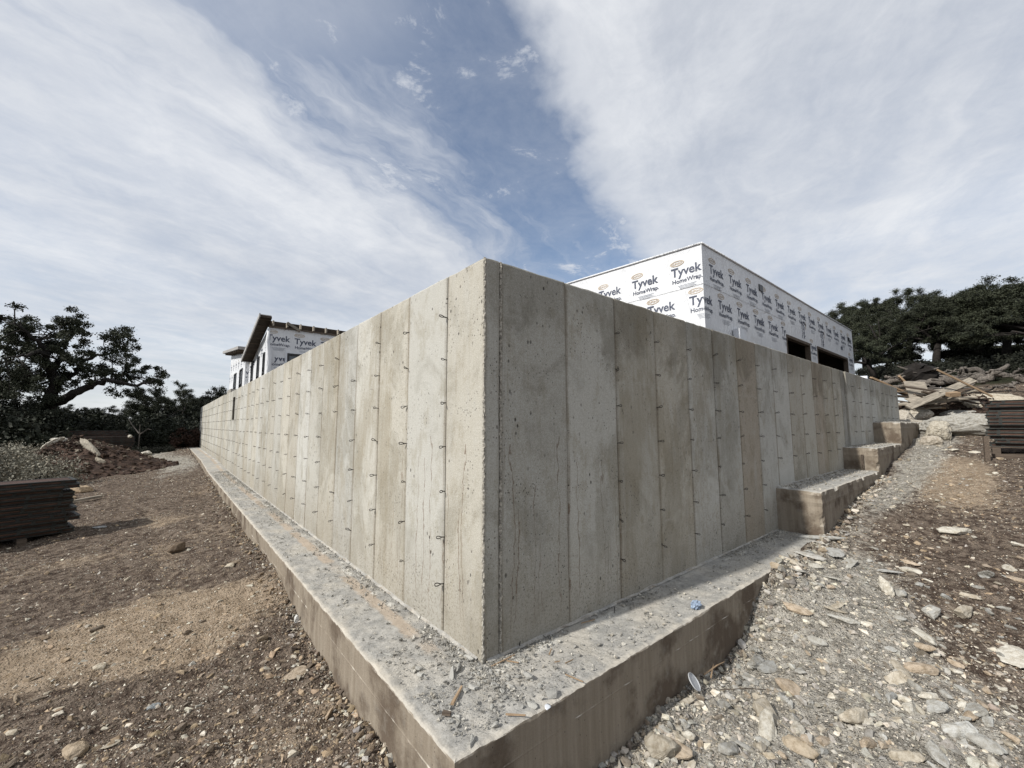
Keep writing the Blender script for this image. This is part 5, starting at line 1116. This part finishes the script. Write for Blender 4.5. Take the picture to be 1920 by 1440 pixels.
# crumpled blue rag
p = at_z(1305, 1140, 0); V, F = ICO[3]; VV = V * np.array([.042, .031, .025]) * (1 + .45 * np.abs(vnoise(V[:, 0] * 3 + V[:, 2] * 2, V[:, 1] * 3, 1.6, 4)) + .25 * vnoise(V[:, 0] * 6, V[:, 1] * 6 + V[:, 2] * 5, 1.3, 5))[:, None]
set_tags(link_obj('crumpled_rag', mesh_np('crumpled_rag', VV, F, M_RAG), loc=(p.x, p.y, .022)), 'crumpled pale blue rag on the ledge by the shaded wall', 'rag')
# round plastic lid leaning on the footing
pz = at_y(1297, 1277, -.56); LID = empty('plastic_lid', (pz.x, -.575, pz.z), label='round translucent white plastic lid leaning against the footing face', cat='lid')
Rl = Matrix.Rotation(math.radians(48), 4, 'X') @ Matrix.Rotation(.25, 4, 'Y')
mb = MB(); mb.tube([Rl @ Vector((0, 0, -.001)), Rl @ Vector((0, 0, .002))], .052, 28); mb.build('disc', M_LID, LID); mb = MB(); mb.tube([Rl @ Vector((.053 * math.cos(t / 28 * 6.2832), .053 * math.sin(t / 28 * 6.2832), .004)) for t in range(28)], .004, 6, closed=True); mb.build('rim', M_LID, LID, True)
mb = MB(); q0 = at_z(1320, 1270, -.40); mb.tube([(0, 0, .03), (.16, -.02, .045), (.26, -.03, .04)], [.006, .005, .002], 5); mb.tube([(.02, -.04, .02), (.15, .0, .05)], [.005, .003], 5); set_tags(mb.build('dry_twig', M_WOODN, loc=(q0.x, q0.y, gz(q0.x, q0.y) + .005)), 'rust-brown dry twig on the rubble beside the plastic lid', 'twig')
mb = MB(); q0 = at_z(1350, 1290, -.40); mb.tube([(0, 0, .02), (.14, -.12, .03), (.24, -.20, .02)], .003, 4); set_tags(mb.build('dry_twig', M_WOODD, loc=(q0.x, q0.y, gz(q0.x, q0.y) + .01)), 'thin dark twig crossing the rubble near the plastic lid', 'twig')
p = at_y(551, 1155, -.5) if False else at_x(556, 1160, -.53); set_tags(rock(556, 1165, math.hypot(p.x - CAM.x, p.y - CAM.y), .05, ROCKS[5], (.62, .62, .6), 'white upright plaster shard against the sunlit footing', sc=(.5, .4, 1.4)))

# ------------------------------------------------------------------ trees and shrubs
def leaf_cloud(C, Rad, n_each, size, seed):
    """small leaf faces spread through each clump"""
    rg = np.random.default_rng(seed); C = np.asarray(C); Rad = np.asarray(Rad); n_each = np.asarray(n_each, int)
    idx = np.repeat(np.arange(len(C)), n_each); n = len(idx)
    d = rg.normal(size=(n, 3)); d /= np.linalg.norm(d, axis=1)[:, None]; r = rg.random(n) ** .55 * rg.uniform(.7, 1.25, n)
    P = C[idx] + d * r[:, None] * Rad[idx] * rg.uniform(.75, 1.15, (n, 1))
    u = rg.normal(size=(n, 3)); u /= np.linalg.norm(u, axis=1)[:, None]; v = np.cross(u, rg.normal(size=(n, 3))); v /= np.linalg.norm(v, axis=1)[:, None]
    s = size * rg.uniform(.6, 1.5, (n, 1))
    V = np.stack([P - u * s, P + v * s * .55, P + u * s, P - v * s * .55], 1).reshape(-1, 3)
    return V, np.arange(n * 4).reshape(-1, 4)
def grow(rg, p, d, ln, r, depth, tubes, tips, spread=.75, droop=0.0):
    pts = [p.copy()]; rad = [r]; n = 4; dd = d.copy()
    for k in range(n):
        dd = (dd + Vector((rg.gauss(0, .20), rg.gauss(0, .20), rg.gauss(0, .12) - droop))).normalized(); p = p + dd * (ln / n); pts.append(p.copy()); rad.append(r * (1 - .42 * (k + 1) / n))
        if depth <= 1 and k > 0: tips.append((p.copy(), ln * .34))
    tubes.append((pts, rad))
    if depth <= 0: tips.append((p, ln * .5)); return
    for k in range(rg.choice((2, 3, 3))):
        q = pts[rg.choice((2, 3, 4, 4))]; nd = (dd + Vector((rg.gauss(0, spread), rg.gauss(0, spread), rg.gauss(.08, spread * .5)))).normalized()
        grow(rg, q.copy(), nd, ln * rg.uniform(.62, .82), rad[-1] * rg.uniform(.6, .85), depth - 1, tubes, tips, spread, droop)
def tree_meshes(seed, height, nleaf, leafsize, trunk_h, lean=(0, 0), mat=M_LEAF, spread=.8, flat=.62, r0=.24):
    rg = random.Random(seed); tubes = []; tips = []
    base = [Vector((0, 0, -.3)), Vector((lean[0] * .3, lean[1] * .3, trunk_h * .5)), Vector((lean[0], lean[1], trunk_h))]
    tubes.append((base, [r0 * 1.25, r0, r0 * .85]))
    for k in range(5):
        a = k * 1.257 + rg.uniform(-.4, .4); grow(rg, base[-1].copy(), Vector((math.cos(a) * .85, math.sin(a) * .85, rg.uniform(.35, .95))).normalized(), height * .32, r0 * .6, 3, tubes, tips, spread, .02)
    zmax = max(t[0].z for t in tips); k = height / zmax
    mt = MB()
    for pts, rad in tubes:
        if rad[0] > .022: mt.tube([Vector((p.x * (1 if p.z > trunk_h else 1), p.y, p.z * k if p.z > 0 else p.z)) for p in pts], rad, 6)
    C = np.array([[t[0].x, t[0].y, t[0].z * k] for t in tips]); R_ = np.array([[t[1], t[1], t[1] * flat] for t in tips]) * 1.0
    ne = rng.multinomial(nleaf, np.ones(len(C)) / len(C))
    V, F = leaf_cloud(C, np.maximum(R_, .28), ne, leafsize, seed)
    return mt.mesh('trunk', M_BARK, True), mesh_np('crown', V, F, mat)
def plant(name, mt, mc, x, y, label, cat, group=None, s=1.0, rz=0.0, z=None, sz=1.0):
    e = empty(name, (x, y, gz(x, y) - .05 if z is None else z), rz, label, cat, group); e.scale = (s, s, s * sz)
    if mt: link_obj('trunk', mt, e)
    link_obj('crown', mc, e); return e
OAKS = [tree_meshes(41 + k, 7.2, 72000, .044, 1.7 + .25 * k, (.5 - .3 * k, .3), M_LEAF, .85, .62) for k in range(3)]
WOODS = [tree_meshes(61 + k, 6.0, 52000, .048, .9, (.2, .1), M_LEAF2, .75, .85, .14) for k in range(2)]
def bush_mesh(seed, w_, h, n, size, mat):
    rg = np.random.default_rng(seed); m_ = 60; a = rg.uniform(0, 6.28, m_); r = np.sqrt(rg.random(m_)) * w_; z = rg.random(m_) * h * (1 - .55 * (r / w_) ** 2)
    C = np.stack([r * np.cos(a), r * np.sin(a), z], 1); V, F = leaf_cloud(C, np.full((m_, 3), w_ * .27), np.full(m_, n // m_), size, seed); V[:, 2] = np.maximum(V[:, 2], -.05); return mesh_np('crown', V, F, mat)
B_DARK = bush_mesh(5, 1.6, 1.9, 9000, .07, M_LEAF2); B_GREY = bush_mesh(6, 1.5, 1.0, 26000, .026, M_LEAFG); B_RED = bush_mesh(7, .8, 1.2, 4000, .05, M_LEAFR); B_SCRUB = bush_mesh(8, 1.6, .7, 7000, .06, M_GRASS)
# the spreading live oak on the left, its limbs and clumps laid out one by one
def hero_oak():
    D = 32.0; rg = random.Random(5); b0 = at_d(78, 838, D); b0.z = gz(b0.x, b0.y)
    e = empty('live_oak', b0, label='spreading live oak with bare dark limbs against the sky left of the wall', cat='tree')
    tub = MB(); fw = Vector((b0.x - CAM.x, b0.y - CAM.y, 0)).normalized()
    def limb(pts, r0, r1):
        W = [at_d(px, py, D) + fw * dd for (px, py, dd) in pts]; P = []
        for i in range(len(W) - 1):
            for k in range(3): P.append(W[i].lerp(W[i + 1], k / 3) + Vector([rg.gauss(0, .05) for _ in range(3)]))
        P.append(W[-1]); n = len(P); tub.tube([p_ - b0 for p_ in P], [r0 + (r1 - r0) * k / (n - 1) for k in range(n)], 8); return P
    limb([(74, 850, 0), (82, 800, 0), (90, 770, 0), (98, 735, 0), (98, 705, 0)], .36, .22)
    L1 = limb([(86, 782, 0), (100, 755, -.2), (122, 748, -.6), (145, 738, -1.0), (162, 727, -1.2), (178, 720, -1.3), (205, 718, -1.6), (240, 726, -1.8), (270, 722, -1.9)], .26, .06)
    L2 = limb([(99, 720, 0), (110, 711, .3), (128, 706, .6), (140, 695, .8), (152, 680, 1.0), (172, 665, 1.2), (195, 658, 1.3), (222, 656, 1.4), (240, 645, 1.5)], .16, .04)
    L3 = limb([(98, 705, 0), (92, 685, -.4), (88, 665, -.8), (72, 645, -1.0), (52, 632, -1.2), (30, 615, -1.3)], .18, .04)
    L4 = limb([(98, 705, 0), (106, 680, .6), (118, 655, .9), (130, 630, 1.1), (142, 605, 1.2)], .17, .04)
    L5 = limb([(150, 684, 1), (170, 690, .8), (190, 697, .6), (215, 700, .5), (235, 700, .5)], .08, .03)
    L6 = limb([(88, 668, -.8), (70, 668, -1.5), (45, 675, -2), (15, 680, -2.2)], .12, .03)
    C = []; R_ = []; NE = []
    px_m = D * .70 / FPX   # metres for one photo pixel at that depth (slanted view)
    for (px, py, rx, rz, nl) in ((25, 603, 42, 16, 2600), (55, 628, 36, 16, 2200), (20, 635, 36, 20, 2400), (130, 612, 34, 15, 2200), (152, 628, 26, 14, 1500), (110, 630, 26, 14, 1300), (118, 652, 40, 14, 2200), (85, 655, 34, 14, 1700), (165, 652, 18, 9, 800), (140, 672, 34, 10, 1300), (75, 685, 42, 14, 2000), (35, 665, 40, 18, 2300), (108, 690, 26, 10, 900), (232, 634, 26, 12, 1500), (212, 648, 22, 9, 900), (252, 645, 16, 8, 500), (205, 634, 14, 8, 450), (228, 662, 22, 8, 650), (195, 665, 26, 8, 700), (172, 695, 30, 9, 1000), (205, 690, 28, 9, 950), (232, 688, 30, 10, 1100), (258, 686, 26, 12, 1000), (280, 700, 28, 14, 1200), (296, 716, 20, 12, 800), (250, 710, 34, 9, 1000), (205, 706, 30, 7, 700), (158, 708, 26, 7, 550), (150, 722, 26, 7, 500), (125, 722, 16, 6, 280), (55, 705, 50, 18, 2400), (20, 700, 40, 26, 2400), (40, 735, 46, 18, 2000), (10, 750, 40, 26, 1800), (285, 735, 30, 12, 900), (220, 736, 26, 8, 500)):
        for k in range(max(3, nl // 160)):
            a = rg.uniform(0, 6.28); q = math.sqrt(rg.random()); c = at_d(px + rx * .95 * q * math.cos(a), py + rz * 1.35 * q * math.sin(a) + rg.gauss(0, 4), D) + fw * rg.gauss(0, rx * px_m * .8)
            C.append((c - b0)[:]); rr = rg.uniform(.20, .40); R_.append((rr, rr, rr * rg.uniform(.6, 1.0))); NE.append(185)
    link_obj('trunk', tub.mesh('trunk', M_BARK, True), e)
    # twigs towards the clumps
    tw = MB(); ends = [p_ - b0 for Lm in (L1, L2, L3, L4, L5, L6) for p_ in Lm]
    for k, c in enumerate(C):
        if k % 2: continue
        c = Vector(c); q = min(ends, key=lambda t: (t - c).length)
        if (q - c).length < 2.6: tw.tube([q, q.lerp(c, .5) + Vector([rg.gauss(0, .1) for _ in range(3)]), c], [.03, .022, .010], 4)
    link_obj('twigs', tw.mesh('twigs', M_BARK), e)
    V, F = leaf_cloud(C, R_, NE, .047, 99); link_obj('crown', mesh_np('crown', V, F, M_LEAF), e)
hero_oak()
WG = 'dense trees of the left woods'; WLb = 'dense dark evergreen of the woods behind the soil mound'
for (px, d, s, k, sz) in ((-40, 33, .80, 0, 1.0), (10, 37, .75, 1, .8), (45, 40, .62, 0, .8), (150, 41, .60, 1, .7), (190, 38, .54, 0, .72), (235, 42, .60, 1, .72), (275, 39, .60, 0, .8), (300, 44, .74, 1, .85), (355, 42, .62, 0, .9), (385, 45, .7, 1, .9), (415, 48, .9, 0, .9), (440, 52, 1.15, 1, .85), (120, 47, .68, 0, .7)):
    p = at_d(px, 800, d); plant('woodland_tree', *WOODS[k], p.x, p.y, WLb, 'tree', WG, s, px * .37, sz=sz)
p = at_d(330, 800, 37); plant('young_oak', *OAKS[1], p.x, p.y, 'small airy oak standing above the woods just left of the wall end', 'tree', None, .62, 1.0, sz=.95)
BG = 'dark shrubs along the foot of the woods'
for (px, d, s) in ((5, 29, 1.2), (50, 31, 1.1), (95, 33, 1.2), (135, 34, 1.1), (170, 33.5, 1.0), (205, 34, 1.15), (240, 33, .95), (270, 34, 1.1), (300, 34, 1.0), (325, 33, .95), (348, 34, .9), (368, 36, 1.1), (120, 31, .8), (258, 31.5, .75), (310, 32, .8)):
    p = at_d(px, 830, d); plant('dark_shrub', None, B_DARK, p.x, p.y, 'dark leafy shrub at the foot of the woods behind the soil mound', 'shrub', BG, s, px)
for (px, d, s, i) in ((6, 20.5, .85, 0), (38, 23, .9, 1), (-30, 18, 1.1, 2)):
    p = at_d(px, 860, d); plant('cut_brush', None, B_GREY, p.x, p.y, ('grey-green heap of cut brush left of the soil mound', 'smaller grey-green brush heap reaching toward the soil mound', 'grey-green brush heap farthest from the soil mound')[i], 'brush', None, s, i)
p = at_d(352, 830, 31); plant('russet_shrub', None, B_RED, p.x, p.y, 'russet brown shrub at the far end of the sunlit wall', 'shrub', None, 1.0)
p = at_d(262, 800, 30); mb = MB(); bz = gz(p.x, p.y)
for q in ([(0, 0, 0), (.02, 0, .9), (0, .05, 1.5)], [(.02, 0, .95), (.35, -.28, 1.25), (.5, -.4, 1.2)], [(0, 0, 1.0), (-.35, .3, 1.5), (-.5, .35, 1.8)]): mb.tube(q, [.035, .025, .012], 5)
set_tags(mb.build('dead_sapling', M_LOG, loc=(p.x, p.y, bz)), 'bare grey forked sapling before the dark woods', 'sapling')
# oaks on the hill to the right
RG = 'live oaks on the hill'; RLb = 'dark live oak on the hill behind the garage house'
for (px, d, s, k, sz) in ((1548, 60, 1.1, 0, .85), (1585, 54, 1.0, 1, .85), (1625, 50, .95, 2, .85), (1665, 47, .98, 0, .86), (1705, 50, 1.0, 1, .85), (1757, 43, .92, 2, .82), (1800, 48, .95, 0, .74), (1845, 45, .95, 1, .74), (1890, 43, .95, 2, .74), (1935, 44, 1.0, 0, .74), (1980, 42, 1.0, 1, .75), (1690, 62, 1.1, 2, .9), (1860, 60, 1.0, 0, .8)):
    p = at_d(px, 700, d); plant('hill_oak', *OAKS[k], p.x, p.y, RLb, 'tree', RG, s, px * .61, sz=sz)
p = at_d(1985, 700, 29); plant('leaning_oak', *OAKS[2], p.x, p.y, 'nearest oak overhanging the slope above the dead trunks', 'tree', None, .72, 1.0, sz=.72)
p = at_d(1640, 690, 36); plant('low_oak', *OAKS[0], p.x, p.y, 'low-branched oak right beside the corner of the garage house', 'tree', None, .75, 2.0, sz=.9)
SG = 'low scrub on the hill'
for k in range(46):
    px = random.uniform(1600, 1960); d = random.uniform(27, 52); p = at_d(px, 700, d)
    if p.x < HX2 + 1.5 and p.y > 1.5: continue
    plant('hill_scrub', None, B_SCRUB, p.x, p.y, 'low dark scrub clump on the hillside under the oaks', 'scrub', SG, random.uniform(.5, 1.0), random.uniform(0, 6.28))
for k in range(16):
    px = random.uniform(-20, 345); d = random.uniform(27.5, 31); p = at_d(px, 820, d)
    if -6 < p.x - MC.x < 6 and abs(p.y - MC.y) < 4: continue
    plant('weed_clump', None, B_SCRUB, p.x, p.y, 'low weed clump along the edge of the left woods', 'weeds', 'weeds by the left woods', random.uniform(.3, .6), random.uniform(0, 6.28))
